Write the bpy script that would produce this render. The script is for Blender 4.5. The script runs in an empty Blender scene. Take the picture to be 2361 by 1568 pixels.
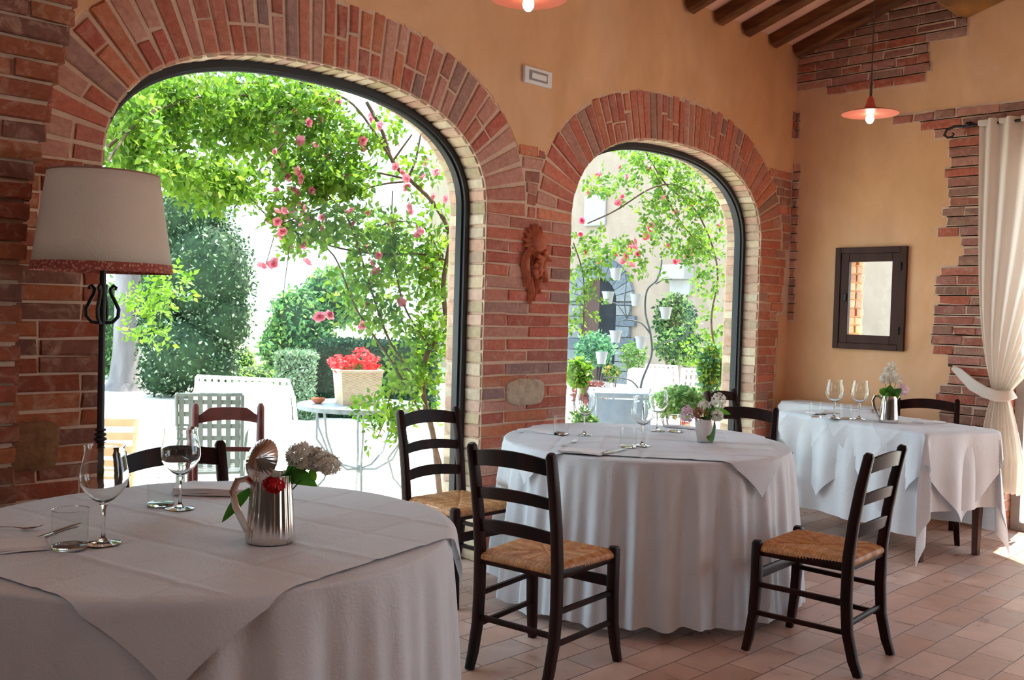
import bpy, math, random
import numpy as np
from mathutils import Vector, Matrix
PI = math.pi
R_ = random.Random(7)
NR = np.random.RandomState(11)
sc = bpy.context.scene
COL = sc.collection

# ------------------------------------------------------------------ camera
F_PX, YAW, PITCH, ROLL = 2217.6, 0.784504, -0.0306584, 0.0283095
_f = Vector((math.cos(YAW) * math.cos(PITCH), math.sin(YAW) * math.cos(PITCH), math.sin(PITCH)))
_r = Vector((math.sin(YAW), -math.cos(YAW), 0.0))
_u = _r.cross(_f)
CR = _r * math.cos(ROLL) + _u * math.sin(ROLL)
CU = -_r * math.sin(ROLL) + _u * math.cos(ROLL)
CF = _f
CP = Vector((0, 0, 1.4))
cam_d = bpy.data.cameras.new('camera')
cam_d.sensor_width = 36.0
cam_d.lens = F_PX * 36.0 / 2361.0
cam_d.clip_end = 300
cam = bpy.data.objects.new('camera', cam_d)
COL.objects.link(cam)
M = Matrix((CR, CU, -CF)).transposed().to_4x4()
M.translation = CP
cam.matrix_world = M
sc.camera = cam

# ------------------------------------------------------------------ world, sun, exposure
SKY = 2.7
SUN = 9.5
w = bpy.data.worlds.new('world'); sc.world = w; w.use_nodes = True
bg = w.node_tree.nodes['Background']
bg.inputs[0].default_value = (0.66, 0.84, 1.0, 1); bg.inputs[1].default_value = SKY
sun_d = bpy.data.lights.new('sun', 'SUN'); sun_d.energy = SUN; sun_d.angle = 0.01
sun_d.color = (1.0, 0.95, 0.86)
sun = bpy.data.objects.new('sun', sun_d); COL.objects.link(sun)
sdir = Vector((math.cos(math.radians(60)), 0.06, math.sin(math.radians(60)))).normalized()
sun.rotation_euler = sdir.to_track_quat('Z', 'Y').to_euler()
sun.location = (12, 2, 12)
sc.view_settings.view_transform = 'Standard'
sc.view_settings.look = 'None'
sc.view_settings.exposure = 0.70
sc.view_settings.gamma = 1.0
sc.cycles.max_bounces = 10
sc.cycles.diffuse_bounces = 6
sc.cycles.glossy_bounces = 4
sc.cycles.transmission_bounces = 10
sc.cycles.transparent_max_bounces = 16
sc.cycles.caustics_reflective = False
sc.cycles.caustics_refractive = False
sc.cycles.use_denoising = True
sc.cycles.sample_clamp_indirect = 6.0


def at(px, py, ax, val):
    """world point on the plane (axis ax = val) that a photograph pixel looks at"""
    d = CF + CR * ((px - 1180.5) / F_PX) - CU * ((py - 784.0) / F_PX)
    t = (val - CP[ax]) / d[ax]
    return CP + d * t


def atd(px, py, depth):
    d = CF + CR * ((px - 1180.5) / F_PX) - CU * ((py - 784.0) / F_PX)
    return CP + d * depth


# ------------------------------------------------------------------ tagging helpers
def tag(o, label=None, cat=None, group=None, kind=None):
    if label: o['label'] = label
    if cat: o['category'] = cat
    if group: o['group'] = group
    if kind: o['kind'] = kind
    return o


def thing(name, label, cat, loc=(0, 0, 0), rz=0.0, group=None):
    o = bpy.data.objects.new(name, None); COL.objects.link(o)
    o.empty_display_size = 0.1
    o.location = loc; o.rotation_euler = (0, 0, rz)
    return tag(o, label, cat, group)


def copy_tree(o, parent=None):
    c = o.copy(); COL.objects.link(c); c.parent = parent
    for ch in list(o.children):
        copy_tree(ch, c)
    return c


# ------------------------------------------------------------------ materials
def srgb(r, g, b):
    def f(c):
        c /= 255.0
        return c / 12.92 if c <= 0.04045 else ((c + 0.055) / 1.055) ** 2.4
    return (f(r), f(g), f(b), 1.0)


def newmat(name):
    m = bpy.data.materials.new(name); m.use_nodes = True
    nt = m.node_tree
    return m, nt, nt.nodes['Principled BSDF']


def node(nt, typ, **kw):
    n = nt.nodes.new(typ)
    for k, v in kw.items():
        setattr(n, k, v)
    return n


def texco(nt, scale=(1, 1, 1), out='Object'):
    tc = node(nt, 'ShaderNodeTexCoord')
    mp = node(nt, 'ShaderNodeMapping')
    mp.inputs['Scale'].default_value = scale
    nt.links.new(tc.outputs[out], mp.inputs['Vector'])
    return mp.outputs['Vector']


def noise(nt, vec, scale, detail=4, rough=0.55, dist=0.0):
    n = node(nt, 'ShaderNodeTexNoise')
    n.inputs['Scale'].default_value = scale
    n.inputs['Detail'].default_value = detail
    n.inputs['Roughness'].default_value = rough
    n.inputs['Distortion'].default_value = dist
    nt.links.new(vec, n.inputs['Vector'])
    return n.outputs['Fac']


def ramp(nt, fac, stops):
    r = node(nt, 'ShaderNodeValToRGB')
    e = r.color_ramp.elements
    while len(e) < len(stops): e.new(0.5)
    for i, (p, c) in enumerate(stops):
        e[i].position = p; e[i].color = c if len(c) == 4 else (*c, 1)
    nt.links.new(fac, r.inputs['Fac'])
    return r.outputs['Color']


def mix(nt, a, b, fac, blend='MIX'):
    n = node(nt, 'ShaderNodeMix', data_type='RGBA', blend_type=blend)
    for s, v in ((n.inputs[0], fac), (n.inputs[6], a), (n.inputs[7], b)):
        if hasattr(v, 'is_linked') or hasattr(v, 'links'):
            nt.links.new(v, s)
        else:
            s.default_value = v
    return n.outputs[2]


def bump(nt, bsdf, height, strength=0.3, dist=0.01):
    b = node(nt, 'ShaderNodeBump')
    b.inputs['Strength'].default_value = strength
    b.inputs['Distance'].default_value = dist
    nt.links.new(height, b.inputs['Height'])
    nt.links.new(b.outputs['Normal'], bsdf.inputs['Normal'])


def m_simple(name, c1, c2=None, rough=0.6, nscale=8, bs=0.0, bd=0.005, metal=0.0, spec=0.5, sc3=(1, 1, 1), coat=0.0):
    m, nt, b = newmat(name)
    b.inputs['Roughness'].default_value = rough
    b.inputs['Metallic'].default_value = metal
    b.inputs['Specular IOR Level'].default_value = spec
    b.inputs['Coat Weight'].default_value = coat
    v = texco(nt, sc3)
    f = noise(nt, v, nscale)
    if c2 is None: c2 = c1
    col = ramp(nt, f, [(0.3, c1), (0.7, c2)])
    nt.links.new(col, b.inputs['Base Color'])
    if bs: bump(nt, b, f, bs, bd)
    return m


def m_attr(name, rough=0.85, nscale=40, lo=0.72, bs=0.4, bd=0.004, spec=0.3, translucent=0.0, wash=None, tint=(1.25, 1.25, 0.6, 1)):
    """base colour comes from the per-brick / per-leaf colour attribute, broken up with noise"""
    m, nt, b = newmat(name)
    a = node(nt, 'ShaderNodeAttribute', attribute_name='Col')
    v = texco(nt)
    f = noise(nt, v, nscale, 6, 0.65)
    g = ramp(nt, f, [(0.3, (lo, lo, lo)), (0.7, (1.12, 1.12, 1.12))])
    col = mix(nt, a.outputs['Color'], g, 1.0, 'MULTIPLY')
    if wash:
        f2 = noise(nt, texco(nt), 13, 6, 0.7, 0.8)
        k2 = ramp(nt, f2, [(0.50, (0, 0, 0)), (0.72, (0.55, 0.55, 0.55))])
        col = mix(nt, col, wash, k2)
    nt.links.new(col, b.inputs['Base Color'])
    b.inputs['Roughness'].default_value = rough
    b.inputs['Specular IOR Level'].default_value = spec
    if bs: bump(nt, b, f, bs, bd)
    if translucent:
        t = node(nt, 'ShaderNodeBsdfTranslucent')
        mm = mix(nt, col, tint, 0.6, 'MULTIPLY')
        nt.links.new(mm, t.inputs['Color'])
        ms = node(nt, 'ShaderNodeMixShader'); ms.inputs[0].default_value = translucent
        out = nt.nodes['Material Output']
        nt.links.new(b.outputs[0], ms.inputs[1]); nt.links.new(t.outputs[0], ms.inputs[2])
        nt.links.new(ms.outputs[0], out.inputs['Surface'])
    return m


def m_cloth(name, c1, c2, transl=0.12, crease=0.0, damask=60):
    m, nt, b = newmat(name)
    v = texco(nt)
    f = noise(nt, v, 3.0, 5)
    col = ramp(nt, f, [(0.3, c1), (0.7, c2)])
    nt.links.new(col, b.inputs['Base Color'])
    b.inputs['Roughness'].default_value = 0.75
    b.inputs['Specular IOR Level'].default_value = 0.3
    b.inputs['Sheen Weight'].default_value = 0.15
    f2 = noise(nt, v, damask, 3, 0.6, 1.5)
    f3 = noise(nt, texco(nt, (1, 1, 0.6)), 7, 4, 0.6, 0.6)
    add = node(nt, 'ShaderNodeMath', operation='MULTIPLY_ADD')
    nt.links.new(f3, add.inputs[0]); add.inputs[1].default_value = 4.5
    nt.links.new(f2, add.inputs[2])
    bump(nt, b, add.outputs[0], 0.32, 0.005)
    t = node(nt, 'ShaderNodeBsdfTranslucent'); nt.links.new(col, t.inputs['Color'])
    ms = node(nt, 'ShaderNodeMixShader'); ms.inputs[0].default_value = transl
    nt.links.new(b.outputs[0], ms.inputs[1]); nt.links.new(t.outputs[0], ms.inputs[2])
    nt.links.new(ms.outputs[0], nt.nodes['Material Output'].inputs['Surface'])
    return m


def m_plaster(name, c1, c2, c3):
    m, nt, b = newmat(name)
    v = texco(nt)
    f = noise(nt, v, 1.1, 6, 0.6, 0.5)
    f2 = noise(nt, texco(nt, (1, 1, 0.5)), 4.0, 5, 0.6, 0.3)
    c = ramp(nt, f, [(0.3, c1), (0.5, c2), (0.72, c3)])
    g = ramp(nt, f2, [(0.3, (0.88, 0.86, 0.84)), (0.7, (1.05, 1.05, 1.05))])
    col = mix(nt, c, g, 1.0, 'MULTIPLY')
    nt.links.new(col, b.inputs['Base Color'])
    b.inputs['Roughness'].default_value = 0.85
    b.inputs['Specular IOR Level'].default_value = 0.25
    f3 = noise(nt, v, 22, 5, 0.6)
    bump(nt, b, f3, 0.25, 0.006)
    return m


def m_floor():
    m, nt, b = newmat('cotto_floor')
    tc = node(nt, 'ShaderNodeTexCoord')
    mp = node(nt, 'ShaderNodeMapping')
    mp.inputs['Location'].default_value = (-4.605 + 0.155 * 0, -1.76, 0)
    nt.links.new(tc.outputs['Object'], mp.inputs['Vector'])
    # wobble the joints a little
    nz = node(nt, 'ShaderNodeTexNoise'); nz.inputs['Scale'].default_value = 7; nz.inputs['Detail'].default_value = 0.5
    nt.links.new(mp.outputs[0], nz.inputs['Vector'])
    sub = node(nt, 'ShaderNodeVectorMath', operation='SUBTRACT'); sub.inputs[1].default_value = (0.5, 0.5, 0.5)
    nt.links.new(nz.outputs['Color'], sub.inputs[0])
    scl = node(nt, 'ShaderNodeVectorMath', operation='SCALE'); scl.inputs['Scale'].default_value = 0.010
    nt.links.new(sub.outputs[0], scl.inputs[0])
    av = node(nt, 'ShaderNodeVectorMath', operation='ADD')
    nt.links.new(mp.outputs[0], av.inputs[0]); nt.links.new(scl.outputs[0], av.inputs[1])
    br = node(nt, 'ShaderNodeTexBrick')
    br.offset = 0.5; br.offset_frequency = 2
    br.inputs['Color1'].default_value = (0, 0, 0, 1); br.inputs['Color2'].default_value = (1, 1, 1, 1)
    br.inputs['Mortar'].default_value = (0.5, 0.5, 0.5, 1)
    br.inputs['Scale'].default_value = 1.0
    br.inputs['Mortar Size'].default_value = 0.0032
    br.inputs['Mortar Smooth'].default_value = 0.35
    br.inputs['Brick Width'].default_value = 0.31
    br.inputs['Row Height'].default_value = 0.156
    nt.links.new(av.outputs[0], br.inputs['Vector'])
    tile = ramp(nt, br.outputs['Color'], [(0.0, srgb(184, 144, 124)), (0.35, srgb(202, 164, 144)),
                                         (0.65, srgb(188, 162, 150)), (1.0, srgb(216, 182, 164))])
    f = noise(nt, texco(nt, (1, 1, 1)), 5.5, 7, 0.65, 0.8)
    g = ramp(nt, f, [(0.30, (0.82, 0.78, 0.75)), (0.52, (0.97, 0.97, 0.97)), (0.72, (1.16, 1.16, 1.15))])
    col = mix(nt, tile, g, 1.0, 'MULTIPLY')
    col = mix(nt, col, srgb(104, 80, 70), br.outputs['Fac'])
    nt.links.new(col, b.inputs['Base Color'])
    rr = ramp(nt, f, [(0.3, (0.24, 0.24, 0.24)), (0.7, (0.46, 0.46, 0.46))])
    nt.links.new(rr, b.inputs['Roughness'])
    inv = node(nt, 'ShaderNodeMath', operation='MULTIPLY_ADD')
    nt.links.new(br.outputs['Fac'], inv.inputs[0]); inv.inputs[1].default_value = -1.6
    nt.links.new(f, inv.inputs[2])
    bump(nt, b, inv.outputs[0], 0.4, 0.005)
    return m


def m_glasspane():
    m, nt, b = newmat('window_glass')
    tr = node(nt, 'ShaderNodeBsdfTransparent'); tr.inputs[0].default_value = (0.97, 0.99, 0.98, 1)
    gl = node(nt, 'ShaderNodeBsdfGlossy'); gl.inputs['Roughness'].default_value = 0.0
    lw = node(nt, 'ShaderNodeLayerWeight')
    pw = node(nt, 'ShaderNodeMath', operation='POWER'); pw.inputs[1].default_value = 5.0
    nt.links.new(lw.outputs['Facing'], pw.inputs[0])
    fr = node(nt, 'ShaderNodeMath', operation='MULTIPLY_ADD'); fr.inputs[1].default_value = 0.9; fr.inputs[2].default_value = 0.010
    nt.links.new(pw.outputs[0], fr.inputs[0])
    ms = node(nt, 'ShaderNodeMixShader')
    nt.links.new(fr.outputs[0], ms.inputs[0]); nt.links.new(tr.outputs[0], ms.inputs[1]); nt.links.new(gl.outputs[0], ms.inputs[2])
    nt.links.new(ms.outputs[0], nt.nodes['Material Output'].inputs['Surface'])
    return m


def m_glass(name, col=(0.98, 1.0, 0.99, 1)):
    m, nt, b = newmat(name)
    b.inputs['Base Color'].default_value = col
    b.inputs['Roughness'].default_value = 0.0
    b.inputs['Transmission Weight'].default_value = 1.0
    b.inputs['IOR'].default_value = 1.45
    return m


def m_emit(name, col, strength):
    m, nt, b = newmat(name)
    b.inputs['Base Color'].default_value = col
    b.inputs['Emission Color'].default_value = col
    b.inputs['Emission Strength'].default_value = strength
    return m


MT = {}
MT['brick'] = m_attr('old_brick', 0.9, 38, 0.72, 0.4, 0.004, wash=srgb(206, 170, 146))
MT['pale_brick'] = m_attr('pale_lining_brick', 0.9, 30, 0.8, 0.5, 0.005)
MT['mortar'] = m_simple('lime_mortar', srgb(206, 176, 152), srgb(222, 196, 172), 0.95, 30, 0.6, 0.006)
MT['plaster'] = m_plaster('ochre_plaster', srgb(222, 172, 126), srgb(228, 182, 138), srgb(232, 192, 156))
MT['outer_plaster'] = m_plaster('house_plaster', srgb(158, 142, 128), srgb(164, 148, 134), srgb(160, 142, 126))
MT['floor'] = m_floor()
MT['dim_wall'] = m_plaster('bounce_cutting_wall', srgb(96, 92, 88), srgb(104, 100, 96), srgb(112, 108, 104))  # for the unseen walls, kept dark to cut bounced light
MT['glass'] = m_glasspane()
MT['wineglass'] = m_glass('clear_glassware')
def m_thin():
    m, nt, b = newmat('thin_clear_glass')
    tr = node(nt, 'ShaderNodeBsdfTransparent'); tr.inputs[0].default_value = (0.965, 0.98, 0.975, 1)
    gl = node(nt, 'ShaderNodeBsdfGlossy'); gl.inputs['Roughness'].default_value = 0.02
    lw = node(nt, 'ShaderNodeLayerWeight')
    pw = node(nt, 'ShaderNodeMath', operation='POWER'); pw.inputs[1].default_value = 3.5
    nt.links.new(lw.outputs['Facing'], pw.inputs[0])
    fr = node(nt, 'ShaderNodeMath', operation='MULTIPLY_ADD'); fr.inputs[1].default_value = 0.55; fr.inputs[2].default_value = 0.03
    nt.links.new(pw.outputs[0], fr.inputs[0])
    ms = node(nt, 'ShaderNodeMixShader')
    nt.links.new(fr.outputs[0], ms.inputs[0]); nt.links.new(tr.outputs[0], ms.inputs[1]); nt.links.new(gl.outputs[0], ms.inputs[2])
    nt.links.new(ms.outputs[0], nt.nodes['Material Output'].inputs['Surface'])
    return m


MT['thin_glass'] = m_thin()
MT['black_steel'] = m_simple('black_steel', srgb(18, 20, 24), srgb(26, 28, 32), 0.45, 20, 0, spec=0.5)
MT['iron'] = m_simple('wrought_iron', srgb(14, 12, 14), srgb(26, 22, 24), 0.5, 60, 0.2, 0.002)
MT['grey_iron'] = m_simple('grey_painted_iron', srgb(120, 132, 136), srgb(150, 160, 162), 0.55, 30)
MT['plant_iron'] = m_simple('dark_grey_iron', srgb(62, 72, 78), srgb(84, 92, 98), 0.55, 30)
MT['chair_wood'] = m_simple('dark_chair_wood', srgb(24, 10, 8), srgb(50, 22, 17), 0.38, 14, 0.08, 0.002, spec=0.13, sc3=(1, 1, 0.15))
MT['mahogany'] = m_simple('mahogany', srgb(70, 28, 28), srgb(92, 40, 36), 0.4, 10, 0, sc3=(1, 1, 0.2))
MT['table_wood'] = m_simple('table_leg_wood', srgb(70, 36, 20), srgb(104, 58, 30), 0.45, 12, 0.05, 0.002, sc3=(1, 1, 0.15))
MT['beam_wood'] = m_simple('old_beam_wood', srgb(104, 70, 38), srgb(168, 118, 62), 0.75, 5, 0.4, 0.006, sc3=(0.5, 0.5, 4))
MT['rafter_wood'] = m_simple('rafter_wood', srgb(78, 44, 24), srgb(134, 84, 46), 0.7, 6, 0.3, 0.004, sc3=(6, 0.5, 3))
MT['ceiling'] = m_simple('terracotta_ceiling', srgb(216, 172, 152), srgb(230, 190, 170), 0.9, 7, 0.3, 0.004)
MT['cloth'] = m_cloth('tablecloth_linen', srgb(219, 225, 231), srgb(228, 234, 239))
MT['overlay'] = m_cloth('damask_linen', srgb(219, 226, 233), srgb(229, 235, 241), 0.08, damask=90)
MT['napkin'] = m_cloth('napkin_linen', srgb(232, 231, 233), srgb(240, 239, 240), 0.05)
MT['curtain'] = m_cloth('curtain_cotton', srgb(236, 226, 214), srgb(242, 234, 224), 0.35)
MT['shade'] = m_cloth('shade_parchment', srgb(232, 222, 208), srgb(238, 228, 214), 0.35)
MT['silver'] = m_simple('silver_plate', srgb(214, 208, 202), srgb(232, 228, 222), 0.14, 12, 0, metal=1.0)
MT['steel'] = m_simple('cutlery_steel', srgb(200, 200, 200), srgb(220, 220, 220), 0.18, 12, 0, metal=1.0)
MT['leaf'] = m_attr('rose_leaves', 0.5, 14, 0.8, 0, 0, 0.4, 0.5)
MT['far_leaf'] = m_attr('shrub_leaves', 0.6, 6, 0.75, 0, 0, 0.35, 0.3)
MT['core'] = m_simple('inner_shrub', srgb(24, 44, 26), srgb(44, 74, 40), 0.9, 8, 0.5, 0.03)  # dark green filler added inside shrubs to block see-through
MT['petal'] = m_attr('petals', 0.6, 40, 0.9, 0, 0, 0.3, 0.4, tint=(1.15, 1.12, 1.12, 1))
MT['cane'] = m_simple('rose_cane', srgb(74, 60, 52), srgb(112, 92, 78), 0.8, 20, 0.4, 0.004)
MT['bark'] = m_simple('pale_bark', srgb(108, 104, 106), srgb(146, 140, 140), 0.9, 5, 0.9, 0.04, sc3=(1, 1, 0.25))
MT['terra'] = m_simple('terracotta', srgb(178, 96, 66), srgb(204, 122, 88), 0.8, 30, 0.3, 0.003)
MT['white_paint'] = m_simple('white_paint', srgb(228, 230, 230), srgb(236, 238, 238), 0.5, 10)
MT['white_fabric'] = m_simple('white_fabric', srgb(232, 232, 232), srgb(240, 240, 240), 0.85, 12, 0.2)
MT['alu'] = m_simple('grey_aluminium', srgb(150, 148, 146), srgb(164, 162, 160), 0.4, 10, metal=0.3)
MT['window_wood'] = m_simple('dark_window_wood', srgb(54, 30, 22), srgb(72, 42, 32), 0.5, 12, spec=0.25, sc3=(1, 1, 0.2))
MT['gravel'] = m_simple('pale_gravel', srgb(214, 208, 196), srgb(232, 226, 214), 0.95, 14, 0.4, 0.01)
MT['lawn'] = m_simple('short_grass', srgb(150, 168, 130), srgb(176, 190, 156), 0.95, 20, 0.5, 0.02)  # paled so the grass colour carries the distant haze
MT['stone'] = m_attr('grey_stone', 0.9, 26, 0.6, 0.8, 0.014)
MT['pink_enamel'] = m_simple('salmon_enamel', srgb(238, 120, 92), srgb(240, 128, 98), 0.4, 10)
MT['bulb'] = m_emit('lit_bulb', (1.0, 0.90, 0.74, 1), 9.0)
MT['cord'] = m_simple('brown_cord', srgb(52, 28, 22), srgb(64, 36, 28), 0.7, 20)
MT['door_wood'] = m_simple('old_door_wood', srgb(72, 52, 48), srgb(96, 72, 64), 0.8, 8, 0.3, 0.01, sc3=(6, 6, 0.6))
MT['pale_shutter'] = m_simple('pale_shutter', srgb(160, 160, 160), srgb(168, 168, 166), 0.7, 10)
MT['pot_white'] = m_simple('pot_glaze', srgb(160, 166, 174), srgb(174, 180, 186), 0.4, 10)
MT['wicker'] = m_simple('wicker', srgb(206, 178, 146), srgb(224, 200, 170), 0.7, 40, 0.3, 0.003)
MT['pale_wood'] = m_simple('pale_wood', srgb(196, 164, 128), srgb(214, 184, 150), 0.6, 12)
MT['pot_grey'] = m_simple('grey_table_paint', srgb(146, 164, 184), srgb(168, 184, 200), 0.5, 10)


def m_rush():
    m, nt, b = newmat('rush_seat')
    tc = node(nt, 'ShaderNodeTexCoord')
    a = node(nt, 'ShaderNodeAttribute', attribute_name='Col')
    f = noise(nt, tc.outputs['Object'], 55, 4, 0.6)
    g = ramp(nt, f, [(0.3, (0.62, 0.58, 0.52)), (0.7, (1.15, 1.12, 1.05))])
    col = mix(nt, a.outputs['Color'], g, 1.0, 'MULTIPLY')
    nt.links.new(col, b.inputs['Base Color'])
    b.inputs['Roughness'].default_value = 0.55
    return m


MT['rush'] = m_rush()


def m_trim():
    m, nt, b = newmat('shade_trim')
    tc = node(nt, 'ShaderNodeTexCoord')
    mp = node(nt, 'ShaderNodeMapping'); mp.inputs['Scale'].default_value = (60, 60, 60)
    nt.links.new(tc.outputs['Object'], mp.inputs[0])
    v = node(nt, 'ShaderNodeTexVoronoi'); v.inputs['Scale'].default_value = 1.6
    nt.links.new(mp.outputs[0], v.inputs['Vector'])
    col = ramp(nt, v.outputs['Distance'], [(0.25, srgb(196, 140, 120)), (0.5, srgb(150, 70, 56))])
    nt.links.new(col, b.inputs['Base Color'])
    b.inputs['Roughness'].default_value = 0.8
    return m


MT['trim'] = m_trim()


# ------------------------------------------------------------------ mesh builder
class MB:
    def __init__(s):
        s.v = []; s.f = []; s.c = []

    def add(s, vs, fs, col=None):
        o = len(s.v)
        s.v += [tuple(x) for x in vs]
        for f in fs:
            s.f.append(tuple(i + o for i in f)); s.c.append(col)
        return s

    def box(s, lo, hi, col=None, mat=None):
        (a, b, c), (d, e, f) = lo, hi
        vs = [Vector(p) for p in ((a, b, c), (d, b, c), (d, e, c), (a, e, c), (a, b, f), (d, b, f), (d, e, f), (a, e, f))]
        if mat is not None: vs = [mat @ x for x in vs]
        return s.add(vs, [(0, 3, 2, 1), (4, 5, 6, 7), (0, 1, 5, 4), (1, 2, 6, 5), (2, 3, 7, 6), (3, 0, 4, 7)], col)

    def brick(s, O, U, V, N, wd, ht, dp, col, jit=0.0042, ch=0.005, taper=0.0):
        """brick with corner O, spanning U*wd, V*ht, face raised dp along N"""
        def P(u, v, n, j=0.0):
            q = O + U * u + V * v + N * n
            if j: q = q + U * R_.uniform(-j, j) + V * R_.uniform(-j, j) + N * R_.uniform(-j, j) * 0.7
            return q
        c = [(0, 0), (wd, 0), (wd, ht), (0, ht)]
        if taper: c = [(-taper, ht) if k == 3 else (wd + taper, ht) if k == 2 else x for k, x in enumerate(c)]
        ci = [(ch, ch), (wd - ch, ch), (wd - ch, ht - ch), (ch, ht - ch)]
        if taper: ci[2] = (wd + taper - ch, ht - ch); ci[3] = (-taper + ch, ht - ch)
        back = [P(a, b, -0.012) for a, b in c]
        mid = [P(a, b, dp - ch * 0.8, jit) for a, b in c]
        fr = [P(a, b, dp, jit) for a, b in ci]
        F = []
        for i in range(4):
            j = (i + 1) % 4
            F.append((i, j, 4 + j, 4 + i)); F.append((4 + i, 4 + j, 8 + j, 8 + i))
        F.append((8, 9, 10, 11))
        return s.add(back + mid + fr, F, col)

    def tube(s, pts, rad, n=8, cap=True, col=None, sq=None, up=None):
        """tube through pts; rad a number or one per point; sq=(a,b) gives a rounded rectangular section"""
        pts = [Vector(p) for p in pts]
        k = len(pts)
        if not hasattr(rad, '__len__'): rad = [rad] * k
        rings = []
        prev = None
        for i, p in enumerate(pts):
            t = (pts[min(i + 1, k - 1)] - pts[max(i - 1, 0)])
            if t.length < 1e-9: t = Vector((0, 0, 1))
            t.normalize()
            if prev is None:
                ref = Vector(up) if up else (Vector((0, 0, 1)) if abs(t.z) < 0.9 else Vector((0, 1, 0)))
                a = t.cross(ref).normalized()
            else:
                a = (prev - t * prev.dot(t)).normalized()
            prev = a
            b = t.cross(a)
            ring = []
            for q in range(n):
                an = 2 * PI * (q + 0.5) / n
                ca, sa = math.cos(an), math.sin(an)
                if sq:
                    e = 0.45
                    x = math.copysign(abs(ca) ** e, ca) * sq[0]; y = math.copysign(abs(sa) ** e, sa) * sq[1]
                    ring.append(p + (a * x + b * y) * rad[i])
                else:
                    ring.append(p + (a * ca + b * sa) * rad[i])
            rings.append(ring)
        vs = [x for r in rings for x in r]
        fs = []
        for i in range(k - 1):
            for q in range(n):
                q2 = (q + 1) % n
                fs.append((i * n + q, i * n + q2, (i + 1) * n + q2, (i + 1) * n + q))
        if cap:
            fs.append(tuple(range(n - 1, -1, -1))); fs.append(tuple((k - 1) * n + q for q in range(n)))
        return s.add(vs, fs, col)

    def lathe(s, prof, n=32, col=None, c=(0, 0, 0), close=False, flute=None):
        """prof: list of (r, z). closed=True joins the last ring to the first"""
        vs = []; fs = []
        for (r, z) in prof:
            for q in range(n):
                an = 2 * PI * q / n
                rr = r
                if flute: rr = r * (1 + flute[1] * math.cos(flute[0] * an))
                vs.append((c[0] + rr * math.cos(an), c[1] + rr * math.sin(an), c[2] + z))
        k = len(prof)
        for i in range(k - 1 + (1 if close else 0)):
            j = (i + 1) % k
            for q in range(n):
                q2 = (q + 1) % n
                fs.append((i * n + q, i * n + q2, j * n + q2, j * n + q))
        if not close:
            if prof[0][0] > 1e-5: fs.append(tuple(range(n - 1, -1, -1)))
            if prof[-1][0] > 1e-5: fs.append(tuple((k - 1) * n + q for q in range(n)))
        return s.add(vs, fs, col)

    def sphere(s, c, r, nu=16, nv=10, col=None, sx=1, sy=1, sz=1, mat=None):
        vs = []; fs = []
        for i in range(nv + 1):
            th = PI * i / nv
            for j in range(nu):
                ph = 2 * PI * j / nu
                p = Vector((r * sx * math.sin(th) * math.cos(ph), r * sy * math.sin(th) * math.sin(ph), r * sz * math.cos(th)))
                if mat is not None: p = mat @ p
                vs.append(p + Vector(c))
        for i in range(nv):
            for j in range(nu):
                j2 = (j + 1) % nu
                fs.append((i * nu + j, (i + 1) * nu + j, (i + 1) * nu + j2, i * nu + j2))
        return s.add(vs, fs, col)

    def grid(s, P, nu, nv, col=None, closed_u=False):
        """P(i,j) -> point for i in 0..nu, j in 0..nv"""
        iu = nu if closed_u else nu + 1
        vs = [P(i, j) for j in range(nv + 1) for i in range(iu)]
        fs = []
        for j in range(nv):
            for i in range(nu):
                i2 = (i + 1) % iu
                fs.append((j * iu + i, j * iu + i2, (j + 1) * iu + i2, (j + 1) * iu + i))
        return s.add(vs, fs, col)

    def prism(s, poly, axis, a, b, col=None):
        """extrude a 2D polygon (list of (p,q)) between a and b along an axis"""
        def P(p, q, h):
            return (h, p, q) if axis == 0 else (p, h, q) if axis == 1 else (p, q, h)
        n = len(poly)
        vs = [P(p, q, a) for p, q in poly] + [P(p, q, b) for p, q in poly]
        fs = [tuple(range(n)), tuple(range(2 * n - 1, n - 1, -1))]
        for i in range(n):
            j = (i + 1) % n
            fs.append((i, n + i, n + j, j))
        return s.add(vs, fs, col)

    def build(s, name, mat, parent=None, smooth=True, angle=40, bevel=0, solid=0):
        me = bpy.data.meshes.new(name)
        me.from_pydata(s.v, [], s.f)
        me.materials.append(MT[mat] if isinstance(mat, str) else mat)
        if any(c is not None for c in s.c):
            ca = me.color_attributes.new('Col', 'FLOAT_COLOR', 'CORNER')
            arr = np.empty((len(me.loops), 4), np.float32)
            k = 0
            for f, c in zip(s.f, s.c):
                cc = c if c is not None else (0.5, 0.5, 0.5, 1)
                if len(cc) == 3: cc = (*cc, 1)
                arr[k:k + len(f)] = cc; k += len(f)
            ca.data.foreach_set('color', arr.ravel())
        me.update()
        if smooth:
            me.polygons.foreach_set('use_smooth', [True] * len(me.polygons))
            try: me.set_sharp_from_angle(angle=math.radians(angle))
            except Exception: pass
        o = bpy.data.objects.new(name, me); COL.objects.link(o)
        if parent is not None: o.parent = parent
        if bevel:
            b = o.modifiers.new('bevel', 'BEVEL'); b.width = bevel; b.segments = 2; b.limit_method = 'ANGLE'
        if solid:
            q = o.modifiers.new('solid', 'SOLIDIFY'); q.thickness = solid; q.offset = 0
        return o


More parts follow.
